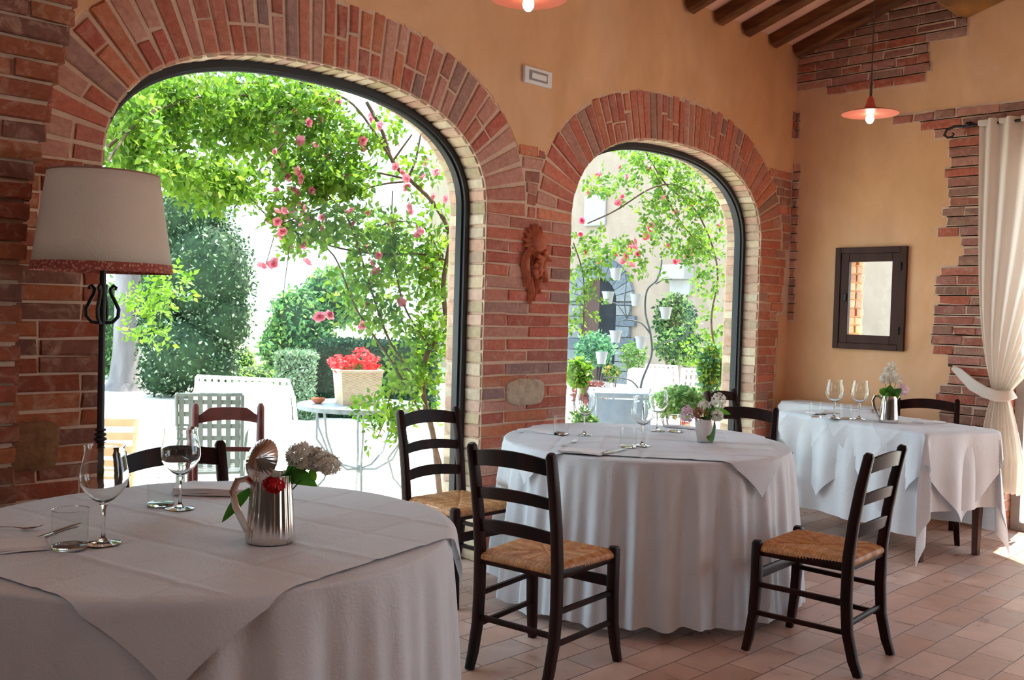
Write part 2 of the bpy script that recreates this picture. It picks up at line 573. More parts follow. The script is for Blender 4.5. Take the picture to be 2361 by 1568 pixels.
def fast_mesh(name, verts, faces, cols, mat, parent=None):
    """verts (N,3); faces (M,k) same k; cols (M,3) per face"""
    me = bpy.data.meshes.new(name)
    nf, k = faces.shape
    me.vertices.add(len(verts)); me.vertices.foreach_set('co', verts.astype(np.float32).ravel())
    me.loops.add(nf * k); me.loops.foreach_set('vertex_index', faces.astype(np.int32).ravel())
    me.polygons.add(nf)
    me.polygons.foreach_set('loop_start', np.arange(0, nf * k, k, dtype=np.int32))
    me.polygons.foreach_set('loop_total', np.full(nf, k, dtype=np.int32))
    me.update(calc_edges=True)
    ca = me.color_attributes.new('Col', 'FLOAT_COLOR', 'CORNER')
    arr = np.ones((nf * k, 4), np.float32); arr[:, :3] = np.repeat(cols, k, axis=0)
    ca.data.foreach_set('color', arr.ravel())
    me.materials.append(MT[mat] if isinstance(mat, str) else mat)
    o = bpy.data.objects.new(name, me); COL.objects.link(o)
    if parent is not None: o.parent = parent
    return o


def unit(a):
    return a / (np.linalg.norm(a, axis=1, keepdims=True) + 1e-9)


def leaf_mesh(name, pts, size, pal, mat, parent=None, rs=None, width=0.55, flat=0.0, leaflets=1, droop=0.2):
    """folded pointed leaves at pts (N,3)"""
    rs = rs or NR
    if leaflets > 1:
        n0 = len(pts)
        stem = unit(rs.normal(size=(n0, 3)) + np.array([0, 0, -droop]))
        side = unit(np.cross(stem, rs.normal(size=(n0, 3))))
        P, D = [], []
        for k in range(leaflets):
            if k == leaflets - 1:
                P.append(pts + stem * size * 1.7); D.append(stem)
            else:
                sg = 1 if k % 2 else -1
                P.append(pts + stem * size * (0.5 + 0.75 * (k // 2))); D.append(unit(stem * 0.5 + side * sg))
        pts = np.concatenate(P); d = np.concatenate(D)
        d = unit(d + rs.normal(size=d.shape) * 0.15)
        nrm = unit(np.cross(d, np.tile(side, (leaflets, 1)) + rs.normal(size=d.shape) * 0.4))
    else:
        d = unit(rs.normal(size=pts.shape) + np.array([0, 0, -droop]))
        nrm = unit(rs.normal(size=pts.shape) + np.array([0, 0, flat]))
    s = unit(np.cross(d, nrm)); nrm = np.cross(s, d)
    n = len(pts)
    L = size * rs.uniform(0.7, 1.25, (n, 1))
    Wd = L * width * 0.5
    v = np.empty((n, 6, 3))
    v[:, 0] = pts
    v[:, 1] = pts + d * L * 0.4 + s * Wd + nrm * Wd * 0.35
    v[:, 2] = pts + d * L
    v[:, 3] = pts + d * L * 0.4 - s * Wd + nrm * Wd * 0.35
    v[:, 4] = pts + d * L * 0.45
    v[:, 5] = pts
    v = v[:, :5]
    idx = np.arange(n)[:, None] * 5
    f = np.concatenate([idx + np.array([0, 1, 4]), idx + np.array([1, 2, 4]), idx + np.array([2, 3, 4]), idx + np.array([3, 0, 4])])
    pal = np.array(pal)[:, :3]
    ci = rs.randint(0, len(pal), n)
    c = pal[ci] * rs.uniform(0.75, 1.2, (n, 1))
    return fast_mesh(name, v.reshape(-1, 3), f, np.tile(c, (4, 1)), mat, parent)


def blob_points(blobs, n, rs=None, shell=0.0):
    rs = rs or NR
    wts = np.array([b[6] if len(b) > 6 else b[3] * b[4] * b[5] for b in blobs]); wts = wts / wts.sum()
    ks = rs.choice(len(blobs), n, p=wts)
    B = np.array([b[:6] for b in blobs])[ks]
    u = unit(rs.normal(size=(n, 3)))
    r = rs.uniform(shell, 1, (n, 1)) ** (1 / 3.0 if shell == 0 else 0.8)
    return B[:, :3] + u * r * B[:, 3:6]


# ================================================================== THE ROOM
YA, XB, ZT = 3.85, 6.95, 3.56
Y_OUT = 4.16
ARCH = [(2.59, 1.045, 0.595, 1.93), (5.42, 1.085, 0.63, 1.93)]


def brick_col(kind='red'):
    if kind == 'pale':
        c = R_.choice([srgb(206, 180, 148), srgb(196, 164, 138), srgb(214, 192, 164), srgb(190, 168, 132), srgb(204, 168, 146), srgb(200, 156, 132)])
    elif kind == 'dark':  # darker tones paint in the shade on the left brickwork facing away from windows
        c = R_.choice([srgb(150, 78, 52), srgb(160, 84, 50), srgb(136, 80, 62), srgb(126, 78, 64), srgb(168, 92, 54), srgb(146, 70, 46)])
    elif kind == 'gable':
        c = R_.choice([srgb(176, 104, 86), srgb(168, 108, 92), srgb(152, 108, 92), srgb(182, 96, 72), srgb(160, 116, 100), srgb(172, 112, 100), srgb(190, 130, 110)])
    elif kind == 'bright':
        c = R_.choice([srgb(208, 116, 90), srgb(212, 126, 98), srgb(200, 116, 94), srgb(214, 130, 96), srgb(200, 130, 110), srgb(204, 120, 84), srgb(176, 130, 112), srgb(206, 146, 126)])
    else:
        c = R_.choice([srgb(196, 108, 88), srgb(190, 100, 82), srgb(202, 120, 96), srgb(188, 118, 100), srgb(166, 124, 114),
                       srgb(158, 122, 116), srgb(206, 122, 86), srgb(198, 110, 86), srgb(180, 106, 90), srgb(194, 134, 118), srgb(200, 142, 124)])
    k = R_.uniform(0.88, 1.16)
    g = 0.10 * (c[0] + c[1] + c[2]) / 3
    return (c[0] * k * 0.92 + g, c[1] * k * 0.96 + g, c[2] * k * 0.96 + g, 1)


def arch_pts(a, n=240):
    xc, A, H, zs = a
    out = []
    e = 2 / 2.4
    for i in range(n + 1):
        t = PI - PI * i / n
        c, s = math.cos(t), max(0.0, math.sin(t))
        out.append((xc + A * math.copysign(abs(c) ** e, c), zs + H * s ** e))
    return out


def resample(pts, step):
    L = [0.0]
    for p, q in zip(pts, pts[1:]): L.append(L[-1] + math.hypot(q[0] - p[0], q[1] - p[1]))
    n = max(2, round(L[-1] / step))
    res = []
    k = 0
    for i in range(n + 1):
        s = L[-1] * i / n
        while k < len(L) - 2 and L[k + 1] < s: k += 1
        d = (s - L[k]) / max(1e-9, L[k + 1] - L[k])
        p, q = pts[k], pts[k + 1]
        tx, tz = q[0] - p[0], q[1] - p[1]; m = math.hypot(tx, tz) or 1
        res.append((p[0] + (q[0] - p[0]) * d, p[1] + (q[1] - p[1]) * d, tx / m, tz / m))
    return res


# ---- floor
fl = MB().box((-2.2, -4.2, -0.12), (7.3, 4.16, 0.0))
tag(fl.build('floor', 'floor', smooth=False), kind='structure')

# ---- back wall core (mortar), openings cut by strips
wb = MB()
yf = YA + 0.003
piers = [(-2.2, ARCH[0][0] - ARCH[0][1]), (ARCH[0][0] + ARCH[0][1], ARCH[1][0] - ARCH[1][1]), (ARCH[1][0] + ARCH[1][1], 7.3)]
for x0, x1 in piers:
    wb.box((x0, yf, -0.05), (x1, Y_OUT, ZT))
for a in ARCH:
    P = arch_pts(a, 60)
    for (x0, z0), (x1, z1) in zip(P, P[1:]):
        if x1 - x0 < 1e-5:
            continue
        vs = [(x0, yf, z0), (x1, yf, z1), (x1, yf, ZT), (x0, yf, ZT), (x0, Y_OUT, z0), (x1, Y_OUT, z1), (x1, Y_OUT, ZT), (x0, Y_OUT, ZT)]
        wb.add(vs, [(0, 3, 2, 1), (4, 5, 6, 7), (0, 1, 5, 4), (3, 7, 6, 2)])
wall_back = wb.build('wall_back', 'mortar', smooth=False)
tag(wall_back, kind='structure')

# ---- voussoirs, piers
EXT = []
vb = MB()
RV = MB()
for a in ARCH:
    S = resample(arch_pts(a, 400), 0.0655 if a[0] < 4 else 0.060)
    ext = []
    for i, (x, z, tx, tz) in enumerate(S):
        nx, nz = -tz, tx      # outward normal (tangent runs left to right)
        ext.append((x + nx * 0.315, z + nz * 0.315))
    EXT.append(ext)
    for i in range(len(S) - 1):
        x = (S[i][0] + S[i + 1][0]) / 2; z = (S[i][1] + S[i + 1][1]) / 2
        tx = S[i + 1][0] - S[i][0]; tz = S[i + 1][1] - S[i][1]; m = math.hypot(tx, tz); tx /= m; tz /= m
        # keep directions closer to the fan of the photograph
        nx, nz = -tz, tx
        T = Vector((tx, 0, tz)); N2 = Vector((nx, 0, nz))
        so = math.hypot(ext[i + 1][0] - ext[i][0], ext[i + 1][1] - ext[i][1])
        wv = R_.uniform(0.046, 0.055) if a[0] < 4 else R_.uniform(0.046, 0.052)
        tp = max(0.0, min(0.016, (so - m) * 0.40))
        O = Vector((x, yf, z)) - T * wv / 2 + N2 * 0.004
        full = 0.30 + R_.uniform(-0.018, 0.012)
        kind = 'bright' if (a[0] > 4 and R_.random() < 0.55) else 'red'
        if R_.random() < (0.55 if a[0] < 4 else 0.72):
            vb.brick(O, T, N2, Vector((0, -1, 0)), wv, full, 0.006 + R_.uniform(-0.002, 0.004), brick_col(kind), taper=tp)
        else:
            s0 = R_.choice([0.12, 0.14, 0.175])
            vb.brick(O, T, N2, Vector((0, -1, 0)), wv, s0 - 0.008, 0.007, brick_col(kind), taper=tp * 0.45)
            O2 = O + N2 * (s0 + 0.006) - T * tp * 0.5
            vb.brick(O2, T, N2, Vector((0, -1, 0)), wv + tp, full - s0 - 0.006, 0.007, brick_col(kind), taper=tp * 0.5)
        # paler brick lining of the soffit
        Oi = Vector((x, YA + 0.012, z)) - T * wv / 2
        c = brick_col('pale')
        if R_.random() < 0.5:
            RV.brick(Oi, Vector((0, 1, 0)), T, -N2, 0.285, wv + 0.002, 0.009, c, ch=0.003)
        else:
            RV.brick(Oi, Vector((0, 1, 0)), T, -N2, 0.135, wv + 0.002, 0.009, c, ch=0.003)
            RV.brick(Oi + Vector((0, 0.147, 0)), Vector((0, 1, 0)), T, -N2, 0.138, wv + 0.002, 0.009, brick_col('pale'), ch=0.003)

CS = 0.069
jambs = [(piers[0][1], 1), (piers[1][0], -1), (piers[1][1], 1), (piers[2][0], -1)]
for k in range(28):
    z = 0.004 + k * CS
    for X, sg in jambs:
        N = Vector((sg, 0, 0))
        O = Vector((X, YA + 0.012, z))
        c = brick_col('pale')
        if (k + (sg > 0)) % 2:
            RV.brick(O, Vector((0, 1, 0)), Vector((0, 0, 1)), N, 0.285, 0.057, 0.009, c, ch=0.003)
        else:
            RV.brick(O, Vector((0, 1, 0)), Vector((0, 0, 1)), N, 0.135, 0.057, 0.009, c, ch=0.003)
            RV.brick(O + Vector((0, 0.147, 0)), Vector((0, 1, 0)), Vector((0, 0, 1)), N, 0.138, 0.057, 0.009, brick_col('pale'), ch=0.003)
UX, UZ, NY = Vector((1, 0, 0)), Vector((0, 0, 1)), Vector((0, -1, 0))


def course(mb, x0, x1, z, lens, kind, skip=None, h=0.0585, y=None, edge=0.0):
    x = x0; i = 0
    while x < x1 - 0.03:
        L = lens[i % len(lens)]; i += 1
        L = min(L, x1 - x)
        if x1 - (x + L) < 0.05: L = x1 - x
        if not (skip and skip(x + L / 2, z + h / 2)):
            d = 0.006 + R_.uniform(-0.002, 0.004)
            mb.brick(Vector((x + 0.006, y or yf, z + R_.uniform(-0.002, 0.002))), UX, UZ, NY, L - 0.0105, h + R_.uniform(-0.003, 0.002), d, brick_col(kind))
        x += L


def in_stone1(x, z): return 3.80 < x < 4.14 and 0.845 < z < 1.02
def in_stone2(x, z): return 1.17 < x < 1.40 and (0.72 < z < 0.95 or 0.30 < z < 0.5)


px0, px1 = piers[1]
for k in range(30):
    z = 0.006 + k * CS
    if z < 1.92:
        lens = [0.175, 0.35, 0.17] if k % 2 else [0.35, 0.345]
        course(vb, px0, px1, z, lens, 'red')
    lens = [R_.uniform(0.12, 0.3), R_.uniform(0.1, 0.28), 0.14, 0.25]
    xr = 6.87 + R_.uniform(-0.05, 0.03) if z > 1.42 else 6.78 + R_.uniform(-0.03, 0.02)
    if z < 1.92:
        course(vb, piers[2][0], xr, z, lens, 'bright')
    if z < 1.92:
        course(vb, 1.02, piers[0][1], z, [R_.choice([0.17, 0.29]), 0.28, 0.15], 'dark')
for k in range(28, 37):       # broken edge right of the second arch
    z = 0.006 + k * CS
    e = [p for p in EXT[1] if p[0] > 5.6]
    xe = max([p[0] for p in e if p[1] > z] or [6.5]) if z < 2.56 else 6.94
    if xe < 6.9: course(vb, xe + 0.01, 6.93, z, [0.12, 0.2], R_.choice(['bright', 'gable']))
for z in (2.82, 2.89, 2.96):
    course(vb, 6.90 + R_.uniform(-0.02, 0.02), 6.95, z, [0.1], 'gable', y=YA - 0.006)
def ext_x(poly, z, right):
    best = None
    for (a, za), (b, zb_) in zip(poly, poly[1:]):
        if (a > 2.6 if right else b < 5.4) and min(za, zb_) <= z <= max(za, zb_) and abs(zb_ - za) > 1e-6:
            best = a + (b - a) * (z - za) / (zb_ - za)
    return best


for k in range(28, 34):      # little wedge of brickwork where the two arches meet
    z = 0.006 + k * CS
    xl, xr = ext_x(EXT[0], z + 0.03, True), ext_x(EXT[1], z + 0.03, False)
    if xl and xr and xr - xl > 0.025 and z < 2.30:
        course(vb, xl + 0.004, xr - 0.004, z, [0.16], R_.choice(['gable', 'red']))
vb.build('brickwork', 'brick', wall_back, angle=25)
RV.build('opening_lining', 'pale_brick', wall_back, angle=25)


def stone(mb, c, sx, sz, n=14, seed=0, depth=0.02, N=NY, col=None):
    r = random.Random(seed)
    c = Vector(c)
    U = Vector((1, 0, 0)) if abs(N.y) > 0.5 else Vector((0, 1, 0))
    vs = []; fs = []
    for lay, (k, d) in enumerate(((1.0, -0.01), (0.97, depth * 0.6), (0.8, depth), (0.4, depth * 1.15))):
        for i in range(n):
            a = 2 * PI * i / n
            e = 0.55
            x = math.copysign(abs(math.cos(a)) ** e, math.cos(a)) * sx * k; z = math.copysign(abs(math.sin(a)) ** e, math.sin(a)) * sz * k
            j = 1 + r.uniform(-0.06, 0.06)
            vs.append(c + U * x * j + Vector((0, 0, z * j)) + N * (d + r.uniform(-0.002, 0.002)))
    for l in range(3):
        for i in range(n):
            j = (i + 1) % n
            fs.append((l * n + i, l * n + j, (l + 1) * n + j, (l + 1) * n + i))
    fs.append(tuple(3 * n + i for i in range(n)))
    mb.add(vs, fs, col or srgb(208, 188, 164))


st = MB()
stone(st, (3.97, yf - 0.004, 0.935), 0.155, 0.078, seed=3)
stone(st, (1.285, yf - 0.004, 0.835), 0.11, 0.10, seed=5, col=srgb(146, 104, 72))
stone(st, (1.285, yf - 0.004, 0.40), 0.11, 0.09, seed=6, col=srgb(136, 100, 72))
st.build('stone_block', 'stone', wall_back)

# ---- plaster skin with the broken edge along the arches
pl = MB()


def interp(poly, x):
    best = None
    for (a, za), (b, zb) in zip(poly, poly[1:]):
        lo, hi = min(a, b), max(a, b)
        if lo <= x <= hi and hi - lo > 1e-6:
            z = za + (zb - za) * (x - a) / (b - a)
            best = z if best is None else max(best, z)
    return best


xs = [1.0 + i * 0.0165 for i in range(int(5.95 / 0.0165) + 1)] + [6.95]
zb = []
for x in xs:
    c = [v for v in (interp(e, x) for e in EXT) if v is not None]
    z = max(c) if c else 2.2
    if 3.8 < x < 4.2: z = max(z, 2.30)
    if x > 6.62: z = max(z if c else 0, 2.50 + (0.05 if x > 6.8 else 0))
    zb.append(z + R_.uniform(-0.008, 0.012))
ypl = YA - 0.001
for i in range(len(xs) - 1):
    x0, x1 = xs[i], xs[i + 1]
    vs = [(x0, ypl, zb[i]), (x1, ypl, zb[i + 1]), (x1, ypl, ZT), (x0, ypl, ZT), (x0, yf, zb[i] - 0.006), (x1, yf, zb[i + 1] - 0.006)]
    pl.add(vs, [(0, 3, 2, 1), (0, 1, 5, 4)])
# thin strip beside the corner, below the bricks
pl.box((6.80, ypl, 0), (6.95, yf, 1.42))
pl.box((-2.2, ypl, 1.9), (1.0, yf, ZT))
pl.build('plaster_coat', 'plaster', wall_back, smooth=False)

# ---- protruding brick pillar at the left, its edge curving over
pil = MB()
PE = [(0, 1.118), (0.68, 1.125), (1.376, 1.137), (1.747, 1.16), (1.929, 1.2), (2.128, 1.241), (2.349, 1.296), (2.44, 1.31), (2.7, 1.40), (3.0, 1.54), (3.3, 1.72), (3.6, 1.95)]


def pedge(z):
    for (a, xa), (b, xb) in zip(PE, PE[1:]):
        if a <= z <= b: return xa + (xb - xa) * (z - a) / (b - a)
    return PE[-1][1]


for k in range(51):
    z = 0.004 + k * CS
    xe = pedge(z + 0.03)
    x = xe + R_.uniform(-0.004, 0.008)
    first = True
    i = 0
    while x > 0.0:
        L = [0.29, 0.15, 0.28][(k + i) % 3] if first else 0.29
        i += 1; first = False
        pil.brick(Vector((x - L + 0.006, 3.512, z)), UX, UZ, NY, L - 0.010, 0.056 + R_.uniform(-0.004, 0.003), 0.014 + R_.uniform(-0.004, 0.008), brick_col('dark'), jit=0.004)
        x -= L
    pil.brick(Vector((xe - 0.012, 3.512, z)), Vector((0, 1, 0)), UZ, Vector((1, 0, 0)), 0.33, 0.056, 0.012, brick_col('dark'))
pilr = MB()
for (a, xa), (b, xb) in zip(PE, PE[1:]):
    pilr.add([(-2.0, 3.512, a), (xa - 0.012, 3.512, a), (xb - 0.012, 3.512, b), (-2.0, 3.512, b),
              (-2.0, 3.86, a), (xa - 0.012, 3.86, a), (xb - 0.012, 3.86, b), (-2.0, 3.86, b)],
             [(0, 1, 2, 3), (1, 5, 6, 2), (4, 7, 6, 5)])
pillar = pilr.build('brick_pillar', MT['mortar'], smooth=False)
tag(pillar, 'rough shade-darkened red brick pillar curving into an arch beside the floor lamp', 'pillar', kind='structure')
pil.build('pillar_brickwork', 'brick', pillar, angle=25)

# ---- right wall with window hole and door opening, plus an added daylight gap
HOLE = (2.965, 3.405, 1.235, 1.895)
DOOR1 = (0.20, 2.20, 2.55)
DAYLIGHT_GAP = (-3.7, -0.4, 2.75)  # unseen opening added to let more daylight into the room
wr = MB()
X0, X1 = XB, XB + 0.35


def wbx(y0, y1, z0, z1): wr.box((X0, y0, z0), (X1, y1, z1))


wbx(HOLE[1], YA + 0.01, 0, 5.0); wbx(2.20, HOLE[0], 0, 5.0)
wbx(HOLE[0], HOLE[1], 0, HOLE[2]); wbx(HOLE[0], HOLE[1], HOLE[3], 5.0)
wbx(DOOR1[0], 2.20, DOOR1[2], 5.0); wbx(DAYLIGHT_GAP[1], DOOR1[0], 0, 5.0); wbx(DAYLIGHT_GAP[0], DAYLIGHT_GAP[1], DAYLIGHT_GAP[2], 5.0); wbx(-4.2, DAYLIGHT_GAP[0], 0, 5.0)
wall_right = wr.build('wall_right', 'plaster', smooth=False)
tag(wall_right, kind='structure')


def roofz(y):
    return 3.53 + 0.32 * (3.85 - y) if y > 0.3 else 3.53 + 0.32 * 3.55 - 0.32 * (0.3 - y)


gb = MB(); gm = MB()
NXm = Vector((-1, 0, 0)); UYm = Vector((0, -1, 0))


def patch_row(z, yl, yr, kind, rough=0.0, dp=0.010):
    """bricks on the right wall between Y=yl (left in the photo, larger) and Y=yr"""
    y = yl; i = R_.randint(0, 2)
    gm.box((XB - 0.003, yr - 0.004, z - 0.010), (XB + 0.01, yl + 0.004, z + 0.066))
    while y > yr + 0.02:
        L = R_.choice([0.29, 0.27, 0.15, 0.22]); L = min(L, y - yr)
        if y - L - yr < 0.05: L = y - yr
        gb.brick(Vector((XB, y - 0.006, z + R_.uniform(-0.003, 0.003))), UYm, UZ, NXm, max(0.03, L - 0.012), 0.052 + R_.uniform(-0.006, 0.004), dp + R_.uniform(-0.003, 0.006), brick_col(kind), jit=0.004 + rough)
        y -= L


for k in range(45, 70):
    z = 0.006 + k * CS + 0.01
    yr = None
    if 3.10 < z < 3.15: yl, yr = 3.59, 2.84
    elif 3.15 <= z < 3.36: yl, yr = 3.845, 2.81 + R_.uniform(-0.02, 0.02)
    elif z >= 3.36:
        yl, yr = 3.845, 2.56 + R_.uniform(-0.01, 0.01)
    if yr is None: continue
    zr = roofz(0) if 0 else None
    yl = min(yl, 3.85 - max(0, (z + 0.06 - 3.53)) / 0.32)
    if yl - yr > 0.08 and z < 3.95: patch_row(z, yl, yr, 'gable', 0.002)
for k in range(0, 43):
    z = 0.012 + k * CS
    zz = z + 0.03
    yr = 2.205
    if zz > 2.86: yl = 3.05 if zz < 2.93 else None; yr = 1.2
    elif zz > 2.79: yl = 2.87; yr = 1.9
    elif zz > 2.72: yl = 2.78
    elif zz > 2.05: yl = 2.66
    elif zz > 1.99: yl = 2.72
    elif zz > 1.77: yl = 2.55
    elif zz > 1.16: yl = 2.70
    elif zz > 0.95: yl = 2.60
    else: yl = 2.66
    if zz > 2.58 and zz < 2.79: yr = 2.205
    if yl is None: continue
    patch_row(z, yl + R_.uniform(-0.03, 0.03), yr, 'gable', 0.002)
for k in range(20, 38):
    z = 0.006 + k * CS
    patch_row(z, 3.85, 3.80 + R_.uniform(-0.015, 0.01), R_.choice(['bright', 'gable']))
for z in (2.82, 2.89, 2.96):
    patch_row(z, 3.85, 3.81, 'gable')
# brick jamb of the door and of the small window
for k in range(37):
    z = 0.008 + k * CS
    gb.brick(Vector((XB + 0.002, 2.20, z)), Vector((1, 0, 0)), UZ, UYm, 0.13 if k % 2 else 0.29, 0.056, 0.008, brick_col('bright'))
    if k % 2: gb.brick(Vector((XB + 0.145, 2.20, z)), Vector((1, 0, 0)), UZ, UYm, 0.14, 0.056, 0.008, brick_col('bright'))
for k in range(10):
    z = HOLE[2] + k * 0.066
    gb.brick(Vector((XB + 0.06, HOLE[1], z)), Vector((1, 0, 0)), UZ, UYm, 0.14, 0.055, 0.010, brick_col('pale'))  # pale tones paint in the sunlit wash-out of this jamb
    gb.brick(Vector((XB + 0.21, HOLE[1], z)), Vector((1, 0, 0)), UZ, UYm, 0.12, 0.055, 0.010 + 0.01 * (k % 2), brick_col('pale'))
gm.build('mortar_patch', 'mortar', wall_right, smooth=False)
gb.build('exposed_brick', 'brick', wall_right, angle=25)
MB().box((XB + 0.005, 2.196, 0), (X1, 2.199, 2.55)).build('door_reveal', 'mortar', wall_right, smooth=False)

# ---- walls out of the frame that close the room (darkened to cut bounced light)
wl = MB()
wl.box((-2.3, -4.2, 0), (-2.0, YA, ZT))
tag(wl.build('wall_left', 'dim_wall', smooth=False), kind='structure')
wf = MB()
for x0, x1, z0, z1 in ((-2.3, 7.3, 0, 3.6),):
    wf.box((x0, -4.3, z0), (x1, -4.0, z1))
tag(wf.build('wall_front', 'dim_wall', smooth=False), kind='structure')

# ---- ceiling, rafters, beam
ce = MB()
for ya, yb in ((3.86, 0.3), (0.3, -4.3)):
    za, zb_ = roofz(min(ya, 3.86)), roofz(yb)
    ce.add([(-2.3, ya, za), (7.3, ya, za), (7.3, yb, zb_), (-2.3, yb, zb_), (-2.3, ya, za + 0.15), (7.3, ya, za + 0.15), (7.3, yb, zb_ + 0.15), (-2.3, yb, zb_ + 0.15)],
           [(0, 1, 2, 3), (4, 7, 6, 5), (0, 4, 5, 1), (1, 5, 6, 2), (2, 6, 7, 3), (3, 7, 4, 0)])
ceiling = ce.build('ceiling', 'ceiling', smooth=False)
tag(ceiling, kind='structure')
th = math.atan(0.32)
RX = [(4.62, 'first, cut by the top edge of the photo'), (5.04, 'its tip just above the second arch'), (5.45, 'third rafter counted from the corner beam end, above the arch crown'),
      (5.80, 'middle one of the row above the second arch'), (6.16, 'third rafter from the corner'), (6.54, 'second rafter from the corner'), (6.895, 'lying against the exposed brick gable in the corner')]
for x, lab in RX:
    r = MB()
    ln = 3.75
    m = Matrix.Translation((x, 3.845, roofz(3.845))) @ Matrix.Rotation(-th, 4, 'X')
    a = 0.042
    sec = [(-a, 0.0), (-a, -0.078), (-a + 0.018, -0.098), (a - 0.018, -0.098), (a, -0.078), (a, 0.0)]
    vs = [m @ Vector((p, 0, q - 0.002)) for p, q in sec] + [m @ Vector((p, -ln, q - 0.002)) for p, q in sec]
    n = len(sec)
    r.add(vs, [tuple(range(n)), tuple(range(2 * n - 1, n - 1, -1))] + [(i, n + i, n + (i + 1) % n, (i + 1) % n) for i in range(n)])
    tag(r.build('ceiling_rafter', 'rafter_wood', smooth=False), 'brown sloping ceiling rafter, ' + lab, 'rafter', 'rafters under the sloping ceiling')
bm_ = MB()
m = Matrix.Translation((0, 2.515, roofz(2.43) - 0.175)) @ Matrix.Rotation(-th, 4, 'X')
pts = []
for i in range(13):
    x = 2.0 + (6.947 - 2.0) * i / 12
    j = 0.006 * math.sin(i * 1.7)
    sec = [(-0.17 + j, 0.06), (-0.18, -0.23 + j), (-0.15, -0.27), (0.14, -0.27 + j), (0.19 + j, -0.22), (0.18, 0.06)]
    pts.append([m @ Vector((x, p, q)) for p, q in sec])
vs = [v for s_ in pts for v in s_]
fs = [tuple(range(5, -1, -1)), tuple(12 * 6 + i for i in range(6))]
for i in range(12):
    for q in range(6):
        fs.append((i * 6 + q, i * 6 + (q + 1) % 6, (i + 1) * 6 + (q + 1) % 6, (i + 1) * 6 + q))
bm_.add(vs, fs)
tag(bm_.build('ceiling_beam', 'beam_wood', angle=30), 'thick squared old wood beam running into the right wall at the top edge', 'beam')

# ---- arched windows: black steel frame and glass
for wi, a in enumerate(ARCH):
    root = bpy.data.objects.new('window_%d' % (wi + 1), None); COL.objects.link(root); tag(root, kind='structure')
    P = [(a[0] - a[1], 0.0), (a[0] - a[1], 1.0)] + [(x, z) for x, z, _, _ in resample(arch_pts(a, 300), 0.05)] + [(a[0] + a[1], 1.0), (a[0] + a[1], 0.0)]
    fr = MB()
    # profile: (inset into the opening, y)
    prof = [(0.009, 3.980), (0.042, 3.980), (0.042, 3.998), (0.054, 4.000), (0.054, 4.026), (0.042, 4.028), (0.042, 4.058), (0.009, 4.058)]
    rings = []
    for i, (x, z) in enumerate(P):
        p0 = P[max(0, i - 1)]; p1 = P[min(len(P) - 1, i + 1)]
        tx, tz = p1[0] - p0[0], p1[1] - p0[1]; mm = math.hypot(tx, tz); nx, nz = tz / mm, -tx / mm
        rings.append([(x + nx * d, y, z + nz * d) for d, y in prof])
    n = len(prof)
    vs = [v for r in rings for v in r]; fs = []
    for i in range(len(rings) - 1):
        for q in range(n):
            fs.append((i * n + q, i * n + (q + 1) % n, (i + 1) * n + (q + 1) % n, (i + 1) * n + q))
    fr.add(vs, fs)
    fr.box((a[0] - a[1], 3.985, 0.0), (a[0] + a[1], 4.058, 0.045))
    fr.build('window_frame', 'black_steel', root, angle=35)
    gl = MB()
    Q = [(x, z) for x, z in P]
    gl.add([(x, 4.035, z) for x, z in Q], [tuple(range(len(Q)))])
    gl.build('window_glass', 'glass', root, smooth=False)

# ---- small window in the right wall
root = bpy.data.objects.new('window_3', None); COL.objects.link(root); tag(root, kind='structure')


def ring(mb, y0, y1, z0, z1, w_, xa, xb):
    mb.box((xa, y0, z0), (xb, y0 + w_, z1)); mb.box((xa, y1 - w_, z0), (xb, y1, z1))
    mb.box((xa, y0 + w_, z0), (xb, y1 - w_, z0 + w_)); mb.box((xa, y0 + w_, z1 - w_), (xb, y1 - w_, z1))


f = MB(); ring(f, 2.912, 3.458, 1.183, 1.946, 0.045, XB - 0.028, XB + 0.03)
f.build('window_frame', 'window_wood', root, smooth=False, bevel=0.004)
f = MB(); ring(f, 2.955, 3.415, 1.226, 1.903, 0.065, XB - 0.018, XB + 0.025)
sash = f.build('window_sash', 'window_wood', root, smooth=False, bevel=0.004)
for z in (1.33, 1.80):
    h = MB(); h.tube([(XB - 0.032, 2.953, z - 0.028), (XB - 0.032, 2.953, z + 0.028)], 0.008, 8)
    h.build('hinge', 'iron', sash)
h = MB(); h.box((XB - 0.03, 3.36, 1.54), (XB - 0.018, 3.385, 1.60)); h.build('window_catch', 'iron', sash, bevel=0.003)
g = MB(); g.box((XB + 0.0, 3.02, 1.29), (XB + 0.006, 3.35, 1.84)); g.build('window_glass', 'glass', sash, smooth=False)

# ---- glazed door in the right wall (left edge of it is in view)
root = bpy.data.objects.new('door_1', None); COL.objects.link(root); tag(root, kind='structure')
f = MB()
ring(f, 1.215, 2.185, 0.0, 2.55, 0.06, XB + 0.10, XB + 0.16)
ring(f, 0.205, 1.210, 0.0, 2.55, 0.06, XB + 0.10, XB + 0.16)
f.build('door_frame', 'alu', root, smooth=False, bevel=0.003)
g = MB()
g.add([(XB + 0.13, 1.27, 0.06), (XB + 0.13, 2.13, 0.06), (XB + 0.13, 2.13, 2.49), (XB + 0.13, 1.27, 2.49)], [(0, 1, 2, 3)])
g.add([(XB + 0.13, 0.26, 0.06), (XB + 0.13, 1.15, 0.06), (XB + 0.13, 1.15, 2.49), (XB + 0.13, 0.26, 2.49)], [(0, 1, 2, 3)])
g.build('door_glass', 'glass', root, smooth=False)

